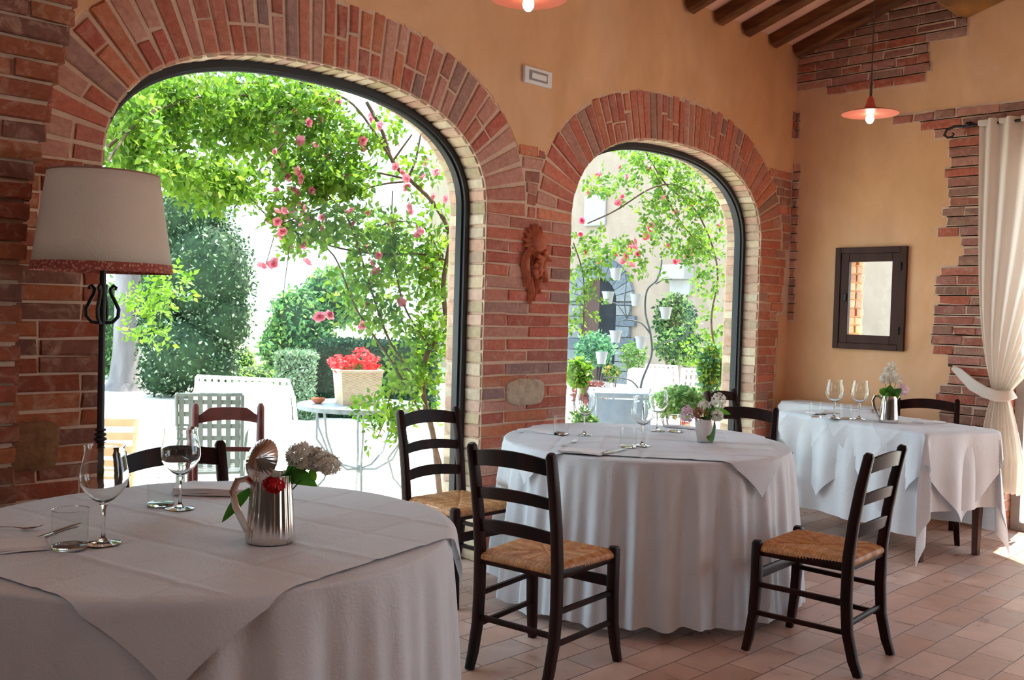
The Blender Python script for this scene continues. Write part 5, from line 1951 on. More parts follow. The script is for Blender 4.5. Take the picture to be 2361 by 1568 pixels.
def rose_mesh(seed, pal):
    rs = random.Random(seed)
    V, Fc, Cc = [], [], []
    k = 0
    for ring_, (m_, r, tilt, sz) in enumerate(((5, 0.020, 0.35, 0.024), (5, 0.013, 0.75, 0.020), (5, 0.007, 1.1, 0.016), (3, 0.003, 1.4, 0.012))):
        for q in range(m_):
            a = q * 2 * PI / m_ + ring_ * 0.6 + rs.uniform(-0.1, 0.1)
            d = Vector((math.cos(a), math.sin(a), 0)); s = Vector((-math.sin(a), math.cos(a), 0)); up = Vector((0, 0, 1))
            o = d * r * 0.2
            out = d * math.cos(tilt) + up * math.sin(tilt)
            vs = [o - s * sz * 0.25, o + s * sz * 0.25, o + out * sz * 0.7 + s * sz * 0.62, o + out * sz * 1.15 + s * sz * 0.2, o + out * sz * 1.15 - s * sz * 0.2, o + out * sz * 0.7 - s * sz * 0.62]
            V += [tuple(v) for v in vs]
            c = np.array(rs.choice(pal)[:3]) * rs.uniform(0.9, 1.1)
            for f in ((0, 1, 2, 5), (5, 2, 3, 4)):
                Fc.append(tuple(k + i for i in f)); Cc.append(c)
            k += 6
    return fast_mesh('rose_blossom', np.array(V), np.array(Fc), np.array(Cc), 'petal')


ROSE = [srgb(230, 140, 164), srgb(238, 166, 184), srgb(224, 116, 146), srgb(242, 186, 196)]
ROSE_R = [srgb(214, 60, 84), srgb(226, 84, 110), srgb(196, 40, 62)]


def blossoms(parent, specs, seed, pal):
    src = None
    rr = random.Random(seed)
    for px, py, Y, s in specs:
        if src is None:
            o = src = rose_mesh(seed, pal)
        else:
            o = src.copy(); COL.objects.link(o)
        o.parent = parent
        o.location = at(px, py, 1, Y)
        o.scale = (s, s, s)
        o.rotation_euler = (rr.uniform(0.6, 2.2), rr.uniform(-0.5, 0.5), rr.uniform(0, 6.28))


def scatter(blobs_px, n, seed, s0=0.8, s1=1.3):
    rr = random.Random(seed); out = []
    for k in range(n):
        b = rr.choice(blobs_px)
        out.append((b[0] + rr.uniform(-1, 1) * b[2] * 0.9, b[1] + rr.uniform(-1, 1) * b[3] * 0.9, b[4] + rr.uniform(-0.2, 0.2), rr.uniform(s0, s1)))
    return out


# leafy creeper at the top left
t = thing('leafy_creeper', 'dense bright green creeper hanging across the top left of the large arch', 'climbing plant', (0, 0, 0))
C1 = [(290, 300, 55, 95, 5.3), (330, 370, 60, 50, 5.2), (360, 290, 60, 90, 5.5), (430, 225, 110, 50, 5.4), (470, 405, 90, 42, 5.2), (520, 300, 80, 60, 5.6), (590, 225, 95, 55, 5.5), (620, 300, 80, 70, 5.3), (520, 440, 80, 45, 5.1), (650, 220, 70, 40, 5.4), (400, 400, 90, 40, 5.6), (350, 690, 40, 34, 6.2), (345, 765, 34, 22, 6.2), (400, 650, 30, 20, 6.2)]
rs = np.random.RandomState(61)
leaf_mesh('foliage', blob_points([pblob(*b[:5], dr=0.35) for b in C1], 2050, rs), 0.050, BR, 'leaf', t, rs, leaflets=5, width=0.6)
canes([([(248, 340, 5.2), (330, 270, 5.2), (420, 235, 5.3), (520, 215, 5.4), (620, 235, 5.4), (700, 260, 5.4)], 0.010, 0.006),
       ([(250, 370, 5.0), (300, 300, 5.1), (372, 232, 5.2)], 0.008, 0.005),
       ([(260, 245, 5.5), (340, 225, 5.5), (440, 200, 5.5), (600, 190, 5.5)], 0.008, 0.005),
       ([(700, 200, 5.2), (640, 260, 5.2), (600, 340, 5.2)], 0.006, 0.004),
       ([(655, 330, 5.0), (600, 390, 5.0), (540, 480, 5.0)], 0.006, 0.004)], t)

# climbing rose right of the large arch
t = thing('climbing_rose', 'climbing rose with pink blossoms arching over the right side of the large window', 'climbing plant', (0, 0, 0), 0, 'climbing roses outside')
C2 = [(720, 250, 75, 50, 5.1, 1.0), (780, 320, 80, 55, 5.0, 1.2), (700, 390, 80, 60, 5.0, 1.3), (790, 410, 70, 45, 4.9, 1.2), (880, 300, 70, 60, 4.9, 0.45), (960, 400, 60, 60, 4.8, 0.35),
      (650, 480, 50, 50, 5.0, 0.8), (740, 520, 90, 50, 4.9, 0.8), (870, 540, 100, 60, 4.8, 0.8), (980, 540, 50, 70, 4.7, 0.7), (700, 555, 60, 30, 4.9, 0.7), (820, 650, 50, 50, 4.8, 0.8), (920, 620, 90, 45, 4.8, 0.9),
      (1000, 640, 36, 80, 4.7, 1.0), (1000, 790, 32, 90, 4.6, 0.9), (930, 740, 50, 50, 4.7, 0.8), (850, 720, 50, 50, 4.8, 0.7), (930, 880, 40, 40, 4.6, 0.9), (890, 960, 34, 40, 4.6, 1.0), (870, 1005, 24, 18, 4.6, 1.0), (960, 850, 50, 50, 4.6, 0.7), (840, 930, 20, 18, 4.6, 0.8), (1010, 950, 22, 40, 4.6, 0.6)]
rs = np.random.RandomState(62)
leaf_mesh('foliage', blob_points([pblob(*b[:5], dr=0.22, wt=b[5]) for b in C2], 1300, rs), 0.050, BR + BR + MIDG[:1], 'leaf', t, rs, leaflets=5, width=0.66)
canes([([(1025, 1245, 4.62), (1012, 1120, 4.6), (1000, 1010, 4.58), (978, 920, 4.6), (975, 860, 4.6), (990, 805, 4.6), (1030, 765, 4.6), (1040, 740, 4.6)], 0.020, 0.016),
       ([(1034, 770, 4.6), (1022, 660, 4.6), (1036, 545, 4.62), (1000, 470, 4.7), (945, 415, 4.8), (905, 372, 4.85), (880, 300, 4.9), (845, 235, 4.95)], 0.016, 0.012),
       ([(940, 412, 4.8), (958, 370, 4.8), (970, 310, 4.8)], 0.010, 0.006), ([(905, 372, 4.85), (950, 310, 4.8)], 0.008, 0.005), ([(905, 372, 4.85), (860, 300, 4.9), (800, 230, 5.0), (690, 190, 5.1)], 0.009, 0.006),
       ([(945, 415, 4.8), (880, 400, 4.9), (790, 385, 5.0), (700, 360, 5.0)], 0.008, 0.005), ([(945, 418, 4.8), (860, 430, 4.85), (740, 480, 4.9), (640, 520, 4.95)], 0.007, 0.004),
       ([(975, 900, 4.6), (900, 790, 4.7), (850, 650, 4.75), (800, 500, 4.8), (720, 420, 4.9)], 0.009, 0.005), ([(975, 960, 4.6), (900, 830, 4.7), (820, 710, 4.8), (770, 590, 4.9), (700, 540, 4.9)], 0.008, 0.004),
       ([(990, 800, 4.6), (930, 700, 4.7), (905, 560, 4.8), (905, 440, 4.8)], 0.007, 0.004), ([(1030, 600, 4.65), (960, 585, 4.7), (860, 585, 4.8), (740, 560, 4.9), (620, 500, 5.0), (560, 430, 5.1)], 0.008, 0.004),
       ([(1015, 600, 4.65), (985, 530, 4.7), (920, 510, 4.75), (820, 540, 4.8)], 0.006, 0.003), ([(1000, 1010, 4.58), (1030, 1120, 4.6), (1050, 1230, 4.6)], 0.008, 0.006),
       ([(960, 860, 4.6), (905, 900, 4.6), (890, 960, 4.6), (870, 1010, 4.6)], 0.005, 0.003), ([(990, 800, 4.6), (1040, 830, 4.55)], 0.006, 0.004), ([(632, 545, 5.0), (610, 620, 5.0)], 0.003, 0.002), ([(668, 560, 5.0), (652, 690, 5.0)], 0.003, 0.002)], t)
fixed = [(898, 518, 4.8, 1.3), (735, 728, 4.8, 1.4), (758, 728, 4.8, 1.2), (845, 705, 4.75, 1.2), (838, 752, 4.75, 1.2), (925, 698, 4.7, 1.2), (975, 615, 4.7, 1.3), (868, 628, 4.8, 1.2), (862, 605, 4.8, 1.2), (617, 612, 5.0, 1.2), (628, 605, 5.0, 1.3), (603, 615, 5.0, 1.1), (706, 606, 4.9, 1.2), (1030, 460, 4.7, 1.2), (993, 455, 4.75, 1.3), (985, 375, 4.8, 1.2), (690, 480, 4.9, 1.4), (640, 300, 5.1, 1.2), (735, 275, 5.1, 1.2), (815, 520, 4.85, 1.3), (690, 325, 5.0, 1.3), (660, 410, 5.0, 1.3)]
blossoms(t, fixed + scatter([b for b in C2 if b[1] < 600], 74, 5, 0.75, 1.15), 71, ROSE)

# climbing rose over the second arch
t = thing('climbing_rose', 'climbing rose with pink clusters hanging across the smaller arched window', 'climbing plant', (0, 0, 0), 0, 'climbing roses outside')
C3 = [(1375, 420, 40, 40, 5.0, 0.7), (1345, 640, 26, 60, 4.9, 1.0), (1345, 730, 18, 50, 4.9, 1.0), (1490, 365, 80, 30, 4.9, 1.0), (1560, 400, 70, 40, 4.8, 1.2), (1620, 460, 50, 55, 4.7, 1.2), (1545, 455, 60, 35, 4.8, 0.9), (1520, 500, 45, 40, 4.8, 1.0), (1640, 540, 30, 60, 4.7, 1.1), (1590, 570, 60, 35, 4.7, 1.1),
      (1440, 430, 40, 30, 4.9, 0.6), (1400, 590, 34, 24, 4.9, 1.0), (1640, 640, 22, 60, 4.7, 1.0), (1650, 720, 14, 70, 4.7, 0.7), (1465, 560, 30, 30, 4.8, 0.8), (1360, 560, 30, 40, 4.9, 0.8), (1480, 610, 30, 30, 4.8, 0.6), (1625, 800, 30, 60, 4.8, 0.7)]
rs = np.random.RandomState(63)
leaf_mesh('foliage', blob_points([pblob(*b[:5], dr=0.20, wt=b[5]) for b in C3], 760, rs), 0.046, BR + MIDG[:2], 'leaf', t, rs, leaflets=5, width=0.66)
canes([([(1660, 950, 4.7), (1655, 850, 4.7), (1640, 740, 4.7), (1655, 640, 4.7), (1640, 560, 4.7), (1600, 480, 4.8), (1540, 430, 4.8), (1500, 370, 4.9), (1480, 330, 4.9)], 0.010, 0.006),
       ([(1640, 470, 4.7), (1560, 428, 4.8), (1500, 435, 4.8), (1420, 485, 4.9), (1355, 515, 4.9)], 0.008, 0.006), ([(1610, 560, 4.7), (1560, 500, 4.8), (1510, 400, 4.8)], 0.005, 0.004),
       ([(1322, 560, 4.9), (1345, 640, 4.9), (1345, 760, 4.9)], 0.006, 0.004), ([(1660, 600, 4.7), (1590, 540, 4.7), (1540, 460, 4.8)], 0.005, 0.004)], t)
blossoms(t, [(1497, 532, 4.8, 1.3), (1490, 545, 4.8, 1.3), (1468, 555, 4.8, 1.2), (1460, 570, 4.8, 1.3), (1446, 590, 4.8, 1.4), (1440, 602, 4.8, 1.3), (1500, 520, 4.8, 1.2), (1455, 612, 4.8, 1.2), (1592, 470, 4.8, 1.2), (1598, 578, 4.7, 1.3), (1555, 605, 4.7, 1.1), (1340, 508, 4.9, 1.1), (1425, 468, 4.9, 1.1), (1655, 520, 4.7, 1.1)] + scatter([b for b in C3 if b[1] < 600], 22, 6, 0.8, 1.2), 72, [srgb(236, 120, 150), srgb(228, 90, 120), srgb(240, 150, 170)])

# ---- round iron garden table, basket with red flowers, shell
TC = atd(832, 932, 6.75); TCz = TC.z
gt = thing('garden_table', 'round glass-topped garden table on curled grey iron legs', 'table', (TC.x, TC.y, -0.03))
zt = TC.z + 0.03
MB().lathe([(0.0, zt - 0.008), (0.425, zt - 0.008), (0.428, zt - 0.004), (0.425, zt), (0.0, zt)], 56).build('tabletop', MT['pot_grey'], gt, angle=40)
MB().lathe([(0.424, zt - 0.028), (0.436, zt - 0.028), (0.436, zt + 0.002), (0.424, zt + 0.002)], 56, close=True).build('rim', 'grey_iron', gt, angle=40)
for k in range(4):
    a = k * PI / 2 + 0.3
    ca, sa = math.cos(a), math.sin(a)
    pts = [(0.40, zt - 0.03), (0.37, 0.55), (0.28, 0.38), (0.14, 0.30), (0.0, 0.285)]
    MB().tube([(r * ca, r * sa, z) for r, z in pts], 0.008, 8).build('brace', 'grey_iron', gt)
    pts = [(0.30, zt - 0.03), (0.30, 0.50), (0.20, 0.36), (0.24, 0.22), (0.36, 0.08), (0.38, 0.0)]
    ca, sa = math.cos(a + 0.7), math.sin(a + 0.7)
    MB().tube([(r * ca, r * sa, z) for r, z in pts], 0.008, 8).build('leg', 'grey_iron', gt)
MB().sphere((0, 0, 0.285), 0.03, 12, 8).build('boss', 'grey_iron', gt)

bc = Vector((TC.x, TC.y, TC.z)) + rel((-0.03, 0.02, 0))
bk = thing('wicker_basket', 'pale wicker basket standing on the round garden table', 'basket', bc, YAW - PI / 2 + math.radians(24))


def P(i, j):
    per = [(-1, -1), (1, -1), (1, 1), (-1, 1)]
    u = (i % 96) / 24; k = int(u); f_ = u - k
    a, b = per[k % 4], per[(k + 1) % 4]
    x = a[0] + (b[0] - a[0]) * f_; y = a[1] + (b[1] - a[1]) * f_
    v = j / 26
    s = 0.86 + 0.14 * v
    wv = 0.0035 * math.sin(i * PI / 2 + (PI if j % 2 else 0))
    return (x * (0.148 * s + wv * abs(x)), y * (0.130 * s + wv * abs(y)), 0.235 * v)


w1 = MB(); w1.grid(P, 96, 26, closed_u=True); w1.box((-0.105, -0.105, 0.0), (0.105, 0.105, 0.006)); wb_ = w1.build('basket_body', 'wicker', bk, angle=30)
rm = MB()
per = [Vector((-0.15, -0.132, 0.238)), Vector((0.15, -0.132, 0.238)), Vector((0.15, 0.132, 0.238)), Vector((-0.15, 0.132, 0.238))]
for k in range(4): rm.tube([per[k], per[(k + 1) % 4]], 0.010, 8)
rm.build('rim', 'wicker', wb_)
rf = thing('red_flowers', 'bright red geranium heads filling the wicker basket', 'flowers', bc)
REDP = [srgb(236, 60, 70), srgb(240, 90, 96), srgb(244, 130, 130), srgb(220, 36, 50)]
for k, (o, r) in enumerate((((-0.15, 0, 0.29), 0.060), ((-0.10, -0.03, 0.255), 0.060), ((-0.055, 0.02, 0.30), 0.050), ((0.02, 0.0, 0.335), 0.070), ((0.10, 0.0, 0.295), 0.066), ((0.075, -0.04, 0.26), 0.050), ((-0.05, -0.05, 0.25), 0.05))):
    florets(110, rel(o), (r, r, r * 0.85), REDP, 80 + k, 0.013, name='flower_head', parent=rf)
rs = np.random.RandomState(64)
leaf_mesh('foliage', blob_points([(*rel((0.0, 0, 0.24)), 0.11, 0.11, 0.035)], 260, rs), 0.04, BR, 'leaf', rf, rs)
sh_ = MB().lathe([(0.0, 0.0), (0.02, 0.0), (0.045, 0.022), (0.05, 0.04), (0.046, 0.04), (0.036, 0.022), (0.0, 0.008)], 24).build('shell_bowl', 'terra')
sh_.location = TC + rel((-0.29, -0.05, 0.0)); tag(sh_, 'small terracotta bowl at the left edge of the round garden table', 'bowl')


# ---- lattice garden chair (pale green iron) and white garden seat
def strap_panel(mb, A, B, C, D, nu, nv, w_, th_=0.004):
    """woven strap panel between corners A(bl) B(br) C(tr) D(tl)"""
    A, B, C, D = map(Vector, (A, B, C, D))
    nrm = (B - A).cross(D - A).normalized()
    for i in range(nu):
        f_ = (i + 0.5) / nu
        p, q = A + (B - A) * f_, D + (C - D) * f_
        s = (B - A).normalized() * w_ / 2
        mb.add([p - s, p + s, q + s, q - s, p - s + nrm * th_, p + s + nrm * th_, q + s + nrm * th_, q - s + nrm * th_], [(0, 3, 2, 1), (4, 5, 6, 7), (0, 1, 5, 4), (1, 2, 6, 5), (2, 3, 7, 6), (3, 0, 4, 7)])
    for i in range(nv):
        f_ = (i + 0.5) / nv
        p, q = A + (D - A) * f_, B + (C - B) * f_
        s = (D - A).normalized() * w_ / 2; o = nrm * th_
        mb.add([p - s + o, p + s + o, q + s + o, q - s + o, p - s + o * 2, p + s + o * 2, q + s + o * 2, q - s + o * 2], [(0, 3, 2, 1), (4, 5, 6, 7), (0, 1, 5, 4), (1, 2, 6, 5), (2, 3, 7, 6), (3, 0, 4, 7)])


def lattice_chair(loc, rz, label, mat, group=None, wd=0.44):
    t = thing('garden_chair', label, 'chair', loc, rz, group)
    h = wd / 2
    fr = MB()
    for s in (-1, 1):
        fr.tube([(s * h, 0.20, 0.0), (s * h, 0.17, 0.43), (s * h * 1.0, 0.30, 0.90)], 0.011, 8)
        fr.tube([(s * h, -0.24, 0.0), (s * h, -0.24, 0.43)], 0.011, 8)
        fr.tube([(s * h, 0.17, 0.43), (s * h, -0.24, 0.43)], 0.011, 8)
        fr.tube([(s * h, 0.23, 0.64), (s * h * 1.1, 0.0, 0.66), (s * h * 1.1, -0.22, 0.64), (s * h, -0.24, 0.43)], 0.010, 8)
    fr.tube([(-h, 0.30, 0.90), (h, 0.30, 0.90)], 0.011, 8); fr.tube([(-h, -0.24, 0.43), (h, -0.24, 0.43)], 0.011, 8); fr.tube([(-h, 0.17, 0.43), (h, 0.17, 0.43)], 0.011, 8)
    fr.build('frame', mat, t)
    b = MB(); strap_panel(b, (-h, 0.175, 0.46), (h, 0.175, 0.46), (h, 0.298, 0.89), (-h, 0.298, 0.89), 7, 6, 0.028); b.build('backrest', mat, t, smooth=False)
    b = MB(); strap_panel(b, (-h, -0.24, 0.435), (h, -0.24, 0.435), (h, 0.17, 0.435), (-h, 0.17, 0.435), 7, 6, 0.028); b.build('seat', mat, t, smooth=False)
    return t


p = atd(475, 1000, 5.75)
lattice_chair((p.x + 0.05, p.y + 0.02, -0.03), YAW - PI / 2 + PI + math.radians(14), 'pale grey-green woven strap garden chair behind the mahogany armchair', m_simple('pale_green_iron', srgb(104, 120, 116), srgb(124, 138, 134), 0.5, 20), wd=0.36)  # iron colour darkened to paint in the straps' shaded side

p0, p1 = atd(438, 870, 7.1), atd(652, 868, 6.95)
t = thing('garden_bench', 'wide white garden bench with a slatted top edge, beyond the strap chair', 'bench', ((p0.x + p1.x) / 2, (p0.y + p1.y) / 2, -0.03), math.atan2(p1.y - p0.y, p1.x - p0.x))
L_ = math.hypot(p1.x - p0.x, p1.y - p0.y) / 2
zt_ = p0.z + 0.03
b = MB()


def P(i, j):
    x = -L_ + (2 * L_) * i / 30; f_ = j / 14
    z = zt_ - 0.035 - (zt_ - 0.40) * f_; y = 0.10 - 0.16 * f_ + 0.03 * math.sin(f_ * PI)
    return (x + (0.10 * f_ if i == 30 else 0), y, z)


b.grid(P, 30, 14); b.build('backrest', 'white_fabric', t, solid=0.03)
b = MB(); b.box((-L_, -0.42, 0.36), (L_ + 0.08, 0.0, 0.42)); b.build('seat', 'white_fabric', t, smooth=False, bevel=0.01)
fr = MB()
fr.tube([(-L_, 0.14, 0.0), (-L_, 0.06, 0.42), (-L_, 0.10, zt_)], 0.015, 8); fr.tube([(-L_, 0.10, zt_), (L_, 0.10, zt_), (L_ + 0.06, 0.06, zt_ - 0.12), (L_ + 0.12, 0.0, 0.5), (L_ + 0.12, 0.02, 0.0)], 0.015, 8)
fr.tube([(-L_, -0.40, 0.0), (-L_, -0.40, 0.40)], 0.015, 8); fr.tube([(L_, -0.40, 0.0), (L_, -0.40, 0.40)], 0.015, 8)
fr.build('frame', 'white_paint', t)
for k in range(13):
    x = -L_ + 0.04 + k * (2 * L_ - 0.08) / 12
    MB().box((x - 0.012, 0.09, zt_ - 0.045), (x + 0.012, 0.112, zt_ + 0.002)).build('slat', 'white_paint', t, smooth=False)

# ---- mahogany armchair just outside the glass
pL, pR = atd(450, 950, 4.98), atd(602, 940, 4.98 + 0.10)
ax = math.atan2(pR.y - pL.y, pR.x - pL.x)
t = thing('armchair', 'mahogany armchair with an arched top rail on the terrace, just outside the large window', 'chair', ((pL.x + pR.x) / 2, (pL.y + pR.y) / 2, -0.03), ax)
hw = math.hypot(pR.x - pL.x, pR.y - pL.y) / 2
HT = 0.90
for s in (-1, 1):
    MB().tube([(s * hw, 0.05, 0), (s * hw, 0.0, 0.45), (s * hw, 0.02, 0.75), (s * hw, 0.03, HT - 0.02), (s * hw, 0.03, HT)], [0.017, 0.021, 0.021, 0.019, 0.010], 12).build('back_post', 'mahogany', t)
    MB().tube([(s * hw * 1.1, -0.40, 0), (s * hw * 1.1, -0.40, 0.30), (s * hw * 1.1, -0.40, 0.45), (s * hw * 1.1, -0.39, 0.655)], [0.026, 0.020, 0.018, 0.012], 12).build('leg', 'mahogany', t)
    MB().tube([(s * hw, 0.02, 0.66), (s * hw * 1.12, -0.18, 0.675), (s * hw * 1.1, -0.42, 0.665)], 1.0, 10, sq=(0.022, 0.011), up=(0, 0, 1)).build('armrest', 'mahogany', t)
for zc, h_, ar, tp in ((0.82, 0.026, 0.03, 1), (0.655, 0.017, 0.012, 0)):
    n = 16; vs = []; fs = []
    for i in range(n + 1):
        f_ = i / n * 2 - 1; e = 1 - f_ * f_
        sh_p = (0.5 - 0.5 * math.cos(PI * min(1, (1 - abs(f_)) / 0.45))) * 0.035 * tp
        for dy, zz in ((-0.008, zc - h_ + ar * e * 0.6), (-0.008, zc + h_ * 0.6 + sh_p + ar * e * 0.3), (0.008, zc + h_ * 0.6 + sh_p + ar * e * 0.3), (0.008, zc - h_ + ar * e * 0.6)):
            vs.append((f_ * (hw - 0.01), 0.03 + 0.015 * e + dy, zz))
    for i in range(n):
        for q in range(4): fs.append((i * 4 + q, i * 4 + (q + 1) % 4, (i + 1) * 4 + (q + 1) % 4, (i + 1) * 4 + q))
    fs += [(3, 2, 1, 0), (n * 4, n * 4 + 1, n * 4 + 2, n * 4 + 3)]
    MB().add(vs, fs).build('back_rail', 'mahogany', t, angle=50)
MB().box((-hw * 1.08, -0.41, 0.42), (hw * 1.08, 0.01, 0.46)).build('seat', 'mahogany', t, smooth=False, bevel=0.01)
st_ = MB()
for s in (-1, 1): st_.tube([(s * hw * 1.08, -0.40, 0.2), (s * hw, 0.03, 0.2)], 0.01, 8)
st_.tube([(-hw * 1.08, -0.40, 0.25), (hw * 1.08, -0.40, 0.25)], 0.01, 8)
st_.build('stretcher', 'mahogany', t)

# ---- pale wooden folding chair behind the lamp pole
p = atd(282, 1120, 5.6)
t = thing('folding_chair', 'pale wooden slatted chair on the terrace beside the lamp pole', 'chair', (p.x - 0.12, p.y + 0.05, -0.03), YAW - PI / 2 + math.radians(10))
for s in (-1, 1):
    MB().tube([(s * 0.19, 0.10, 0.0), (s * 0.19, -0.05, 0.42), (s * 0.19, 0.10, 0.72)], 1.0, 8, sq=(0.012, 0.018)).build('back_post', 'pale_wood', t)
    MB().tube([(s * 0.20, -0.30, 0.0), (s * 0.20, -0.05, 0.44)], 1.0, 8, sq=(0.012, 0.018)).build('leg', 'pale_wood', t)
for k in range(4):
    z = 0.46 + k * 0.075
    MB().box((-0.19, -0.05 + 0.15 * (z - 0.42) / 0.3, z), (0.19, -0.035 + 0.15 * (z - 0.42) / 0.3, z + 0.045)).build('slat', 'pale_wood', t, smooth=False)
for k in range(6):
    MB().box((-0.19, -0.30 + k * 0.055, 0.42), (0.19, -0.26 + k * 0.055, 0.435)).build('seat_slat', 'pale_wood', t, smooth=False)

# ---- iron plant stand with white pot holders in front of the second arch
PD = 8.6


def PP(px, py): return atd(px, py, PD)


base = PP(1502, 940)
base0 = Vector((base.x, base.y, -0.03))
t = thing('plant_stand', 'curling dark iron plant stand with branching arms seen through the smaller arch', 'plant stand', base0)


def curve(pts, w0, w1, nm):
    P_ = [PP(*q) - base0 for q in pts]
    out = []
    for i in range(len(P_) - 1):
        a0 = P_[max(0, i - 1)]; a1 = P_[i]; a2 = P_[i + 1]; a3 = P_[min(len(P_) - 1, i + 2)]
        for k in range(6):
            u = k / 6
            out.append(0.5 * ((2 * a1) + (a2 - a0) * u + (2 * a0 - 5 * a1 + 4 * a2 - a3) * u * u + (3 * a1 - a0 - 3 * a2 + a3) * u ** 3))
    out.append(P_[-1]); n = len(out)
    MB().tube(out, [w0 + (w1 - w0) * i / (n - 1) for i in range(n)], 8).build(nm, 'plant_iron', t)


MB().tube([(0, 0, 0), PP(1480, 915) - base0], 0.011, 8).build('stand_pole', 'plant_iron', t)
curve([(1475, 925), (1480, 880), (1502, 820), (1500, 770), (1488, 720), (1492, 670), (1515, 645), (1525, 610), (1524, 590)], 0.011, 0.007, 'stem')
curve([(1512, 655), (1530, 645), (1550, 643)], 0.007, 0.005, 'arm')
curve([(1500, 770), (1478, 745), (1450, 738), (1425, 741)], 0.008, 0.005, 'arm')
curve([(1446, 735), (1440, 700), (1444, 650), (1440, 625)], 0.006, 0.004, 'arm')
curve([(1446, 735), (1420, 700), (1395, 700)], 0.006, 0.004, 'arm')
curve([(1446, 735), (1460, 700), (1470, 680)], 0.006, 0.004, 'arm')
curve([(1475, 900), (1455, 878), (1420, 870), (1390, 872)], 0.008, 0.005, 'arm')
curve([(1502, 810), (1530, 790), (1570, 780), (1600, 760)], 0.007, 0.004, 'arm')
curve([(1570, 785), (1590, 750), (1605, 712)], 0.006, 0.004, 'arm')
curve([(1424, 770), (1436, 780), (1455, 770)], 0.005, 0.004, 'arm')
for k in range(3):
    a = k * 2.1
    MB().tube([(0, 0, 0.25), (0.12 * math.cos(a), 0.12 * math.sin(a), 0.12), (0.18 * math.cos(a), 0.18 * math.sin(a), 0.0)], 0.008, 8).build('foot', 'plant_iron', t)
pot0 = None
PT = [(1402, 686, 'white pot in front of the dark doorway, upper left on the iron plant stand'), (1467, 692, 'white pot at the middle top of the iron plant stand'), (1419, 776, 'white pot low beside the dark doorway on the plant stand'),
      (1478, 790, 'white pot against the main stem of the plant stand'), (1387, 825, 'lowest left white pot on the plant stand'), (1535, 722, 'white pot right of the plant stand stem'), (1420, 632, 'highest pale pot of the plant stand, left of the stem'), (1398, 940, 'white pot standing low near the grey garden table')]
for px, py, lab in PT:
    if pot0 is None:
        pot0 = MB().lathe([(0.0, 0.0), (0.036, 0.0), (0.052, 0.095), (0.056, 0.095), (0.056, 0.108), (0.050, 0.108), (0.048, 0.092), (0.034, 0.008), (0.0, 0.008)], 28).build('flower_pot', 'pot_white', angle=40)
        o = pot0
    else:
        o = pot0.copy(); COL.objects.link(o)
    o.location = PP(px, py) - Vector((0, 0, 0.054))
    tag(o, lab, 'pot', 'white pots of the plant stand')

# ---- grey garden table, white chairs, cushioned seats beyond the second arch
p = atd(1430, 900, 8.0)
t = thing('garden_table', 'blue-grey rectangular garden table beyond the smaller arch', 'table', (p.x, p.y, -0.03), YAW - PI / 2)
MB().box((-0.24, -0.30, p.z - 0.01), (0.24, 0.30, p.z + 0.03)).build('tabletop', 'pot_grey', t, smooth=False, bevel=0.005)
for sx in (-1, 1):
    for sy in (-1, 1): MB().box((sx * 0.20 - 0.02, sy * 0.26 - 0.02, 0), (sx * 0.20 + 0.02, sy * 0.26 + 0.02, p.z)).build('leg', 'pot_grey', t, smooth=False)
MB().box((-0.19, 0.02, 0.05), (0.19, 0.05, p.z - 0.05)).build('panel', 'pot_grey', t, smooth=False)
p = atd(1480, 890, 9.6)
t = thing('garden_sofa', 'white cushioned garden seat behind the grey table beyond the smaller arch', 'sofa', (p.x, p.y, -0.03), YAW - PI / 2)
MB().box((-0.30, -0.25, 0.10), (0.34, 0.25, 0.42)).build('base', 'white_paint', t, smooth=False, bevel=0.03)
MB().sphere((0.02, 0.0, 0.47), 0.30, 24, 12, sy=0.8, sz=0.30).build('seat_cushion', 'white_fabric', t)
MB().box((-0.12, 0.16, 0.40), (0.34, 0.30, 0.88)).build('backrest', 'white_fabric', t, smooth=False, bevel=0.05)
p = atd(1597, 905, 9.8)
lattice_chair((p.x, p.y, -0.03), YAW - PI / 2 + PI, 'white strap garden chair beyond the smaller arch, left of the yellow flowers', 'white_paint', 'white garden chairs', 0.34)
p = atd(1545, 905, 10.3)
lattice_chair((p.x, p.y, -0.03), YAW - PI / 2 + PI - 0.5, 'second white strap garden chair, farther back and left', 'white_paint', 'white garden chairs', 0.34)


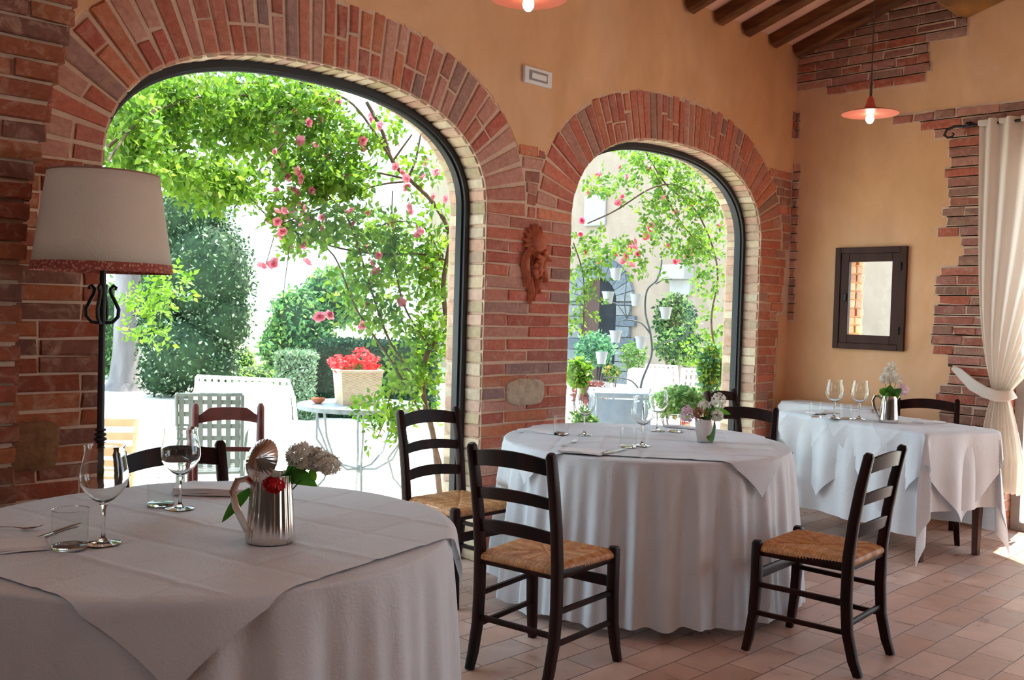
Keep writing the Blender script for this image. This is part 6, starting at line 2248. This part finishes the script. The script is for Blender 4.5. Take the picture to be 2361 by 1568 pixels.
# ---- potted plants along the glass
def potted(px, py, rpx, hpx, depth, pal, label, seed, lsz=0.05, n=700, flowers=None, potr=0.09):
    c = atd(px, py, depth); r = rpx / F_PX * depth; h = hpx / F_PX * depth
    t = thing('potted_plant', label, 'potted plant', (c.x, c.y, -0.03), 0, 'potted plants outside the smaller arch')
    zc = c.z + 0.03
    zp = 0.22
    MB().lathe([(0.0, 0.0), (potr * 0.7, 0.0), (potr, zp * 0.9), (potr * 1.06, zp * 0.9), (potr * 1.06, zp), (potr * 0.96, zp), (potr * 0.9, zp * 0.85), (0.0, zp * 0.85)], 24).build('pot', 'terra', t, angle=40)
    sm = MB()
    rr = random.Random(seed)
    for k in range(7):
        a = rr.uniform(0, 6.28)
        sm.tube([(0, 0, zp * 0.8), (0.3 * r * math.cos(a), 0.3 * r * math.sin(a), (zp + zc) / 2), (0.7 * r * math.cos(a), 0.7 * r * math.sin(a), zc + rr.uniform(-0.3, 0.6) * h)], [0.005, 0.004, 0.002], 5)
    sm.build('stems', 'cane', t)
    rs = np.random.RandomState(seed)
    leaf_mesh('foliage', blob_points([(0, 0, zc, r, r, h)], n, rs), lsz, pal, 'leaf', t, rs)
    if flowers: florets(flowers[1], (0, 0, zc + h * 0.1), (r * 0.9, r * 0.9, h * 0.9), flowers[0], seed, flowers[2], name='blossom', parent=t)


TEAL = [srgb(96, 150, 124), srgb(120, 170, 140), srgb(74, 124, 104)]
potted(1372, 805, 46, 40, 9.4, TEAL, 'blue-green mounded plant before the dark doorway', 91, 0.05, 1100)
potted(1335, 860, 26, 34, 8.0, BR, 'bright green plant at the left jamb of the smaller arch', 92, 0.06, 500)
potted(1360, 905, 36, 30, 8.4, [srgb(170, 90, 96), srgb(150, 110, 110), srgb(190, 130, 130)], 'dusky red-leaved plant at the lower left of the smaller arch', 93, 0.06, 500, ([srgb(230, 70, 90)], 14, 0.02))
potted(1410, 858, 20, 16, 8.8, MIDG, 'small pot of yellow-orange flowers in front of the doorway', 94, 0.04, 220, ([srgb(226, 190, 120), srgb(230, 170, 80)], 40, 0.016))
potted(1556, 735, 50, 62, 11.5, DK2 + MIDG, 'tall dark green shrub in the courtyard right of the plant stand', 95, 0.06, 1500, None, 0.14)
potted(1570, 800, 66, 42, 10.8, DK2 + MIDG, 'broad green shrub behind the white garden chairs', 96, 0.06, 1300, None, 0.14)
potted(1638, 850, 30, 60, 7.8, BR + TEAL, 'yellow-flowering plant at the right jamb of the smaller arch', 97, 0.055, 800, ([srgb(250, 176, 40), srgb(250, 196, 80)], 10, 0.022))
potted(1560, 925, 60, 34, 6.9, [srgb(150, 186, 120), srgb(186, 206, 160), srgb(110, 158, 100)], 'variegated plant low behind the far glass of the middle table', 98, 0.05, 1000)
potted(1622, 925, 34, 36, 8.1, [srgb(150, 186, 120), srgb(186, 206, 160), srgb(96, 150, 90)], 'variegated plant low behind the flower vase', 99, 0.05, 700)
potted(1345, 975, 30, 30, 6.9, MIDG, 'small green plant low at the left of the smaller arch', 100, 0.045, 400)
potted(1460, 820, 32, 34, 10.6, MIDG, 'pale green plant beside the stone doorway', 101, 0.05, 500)
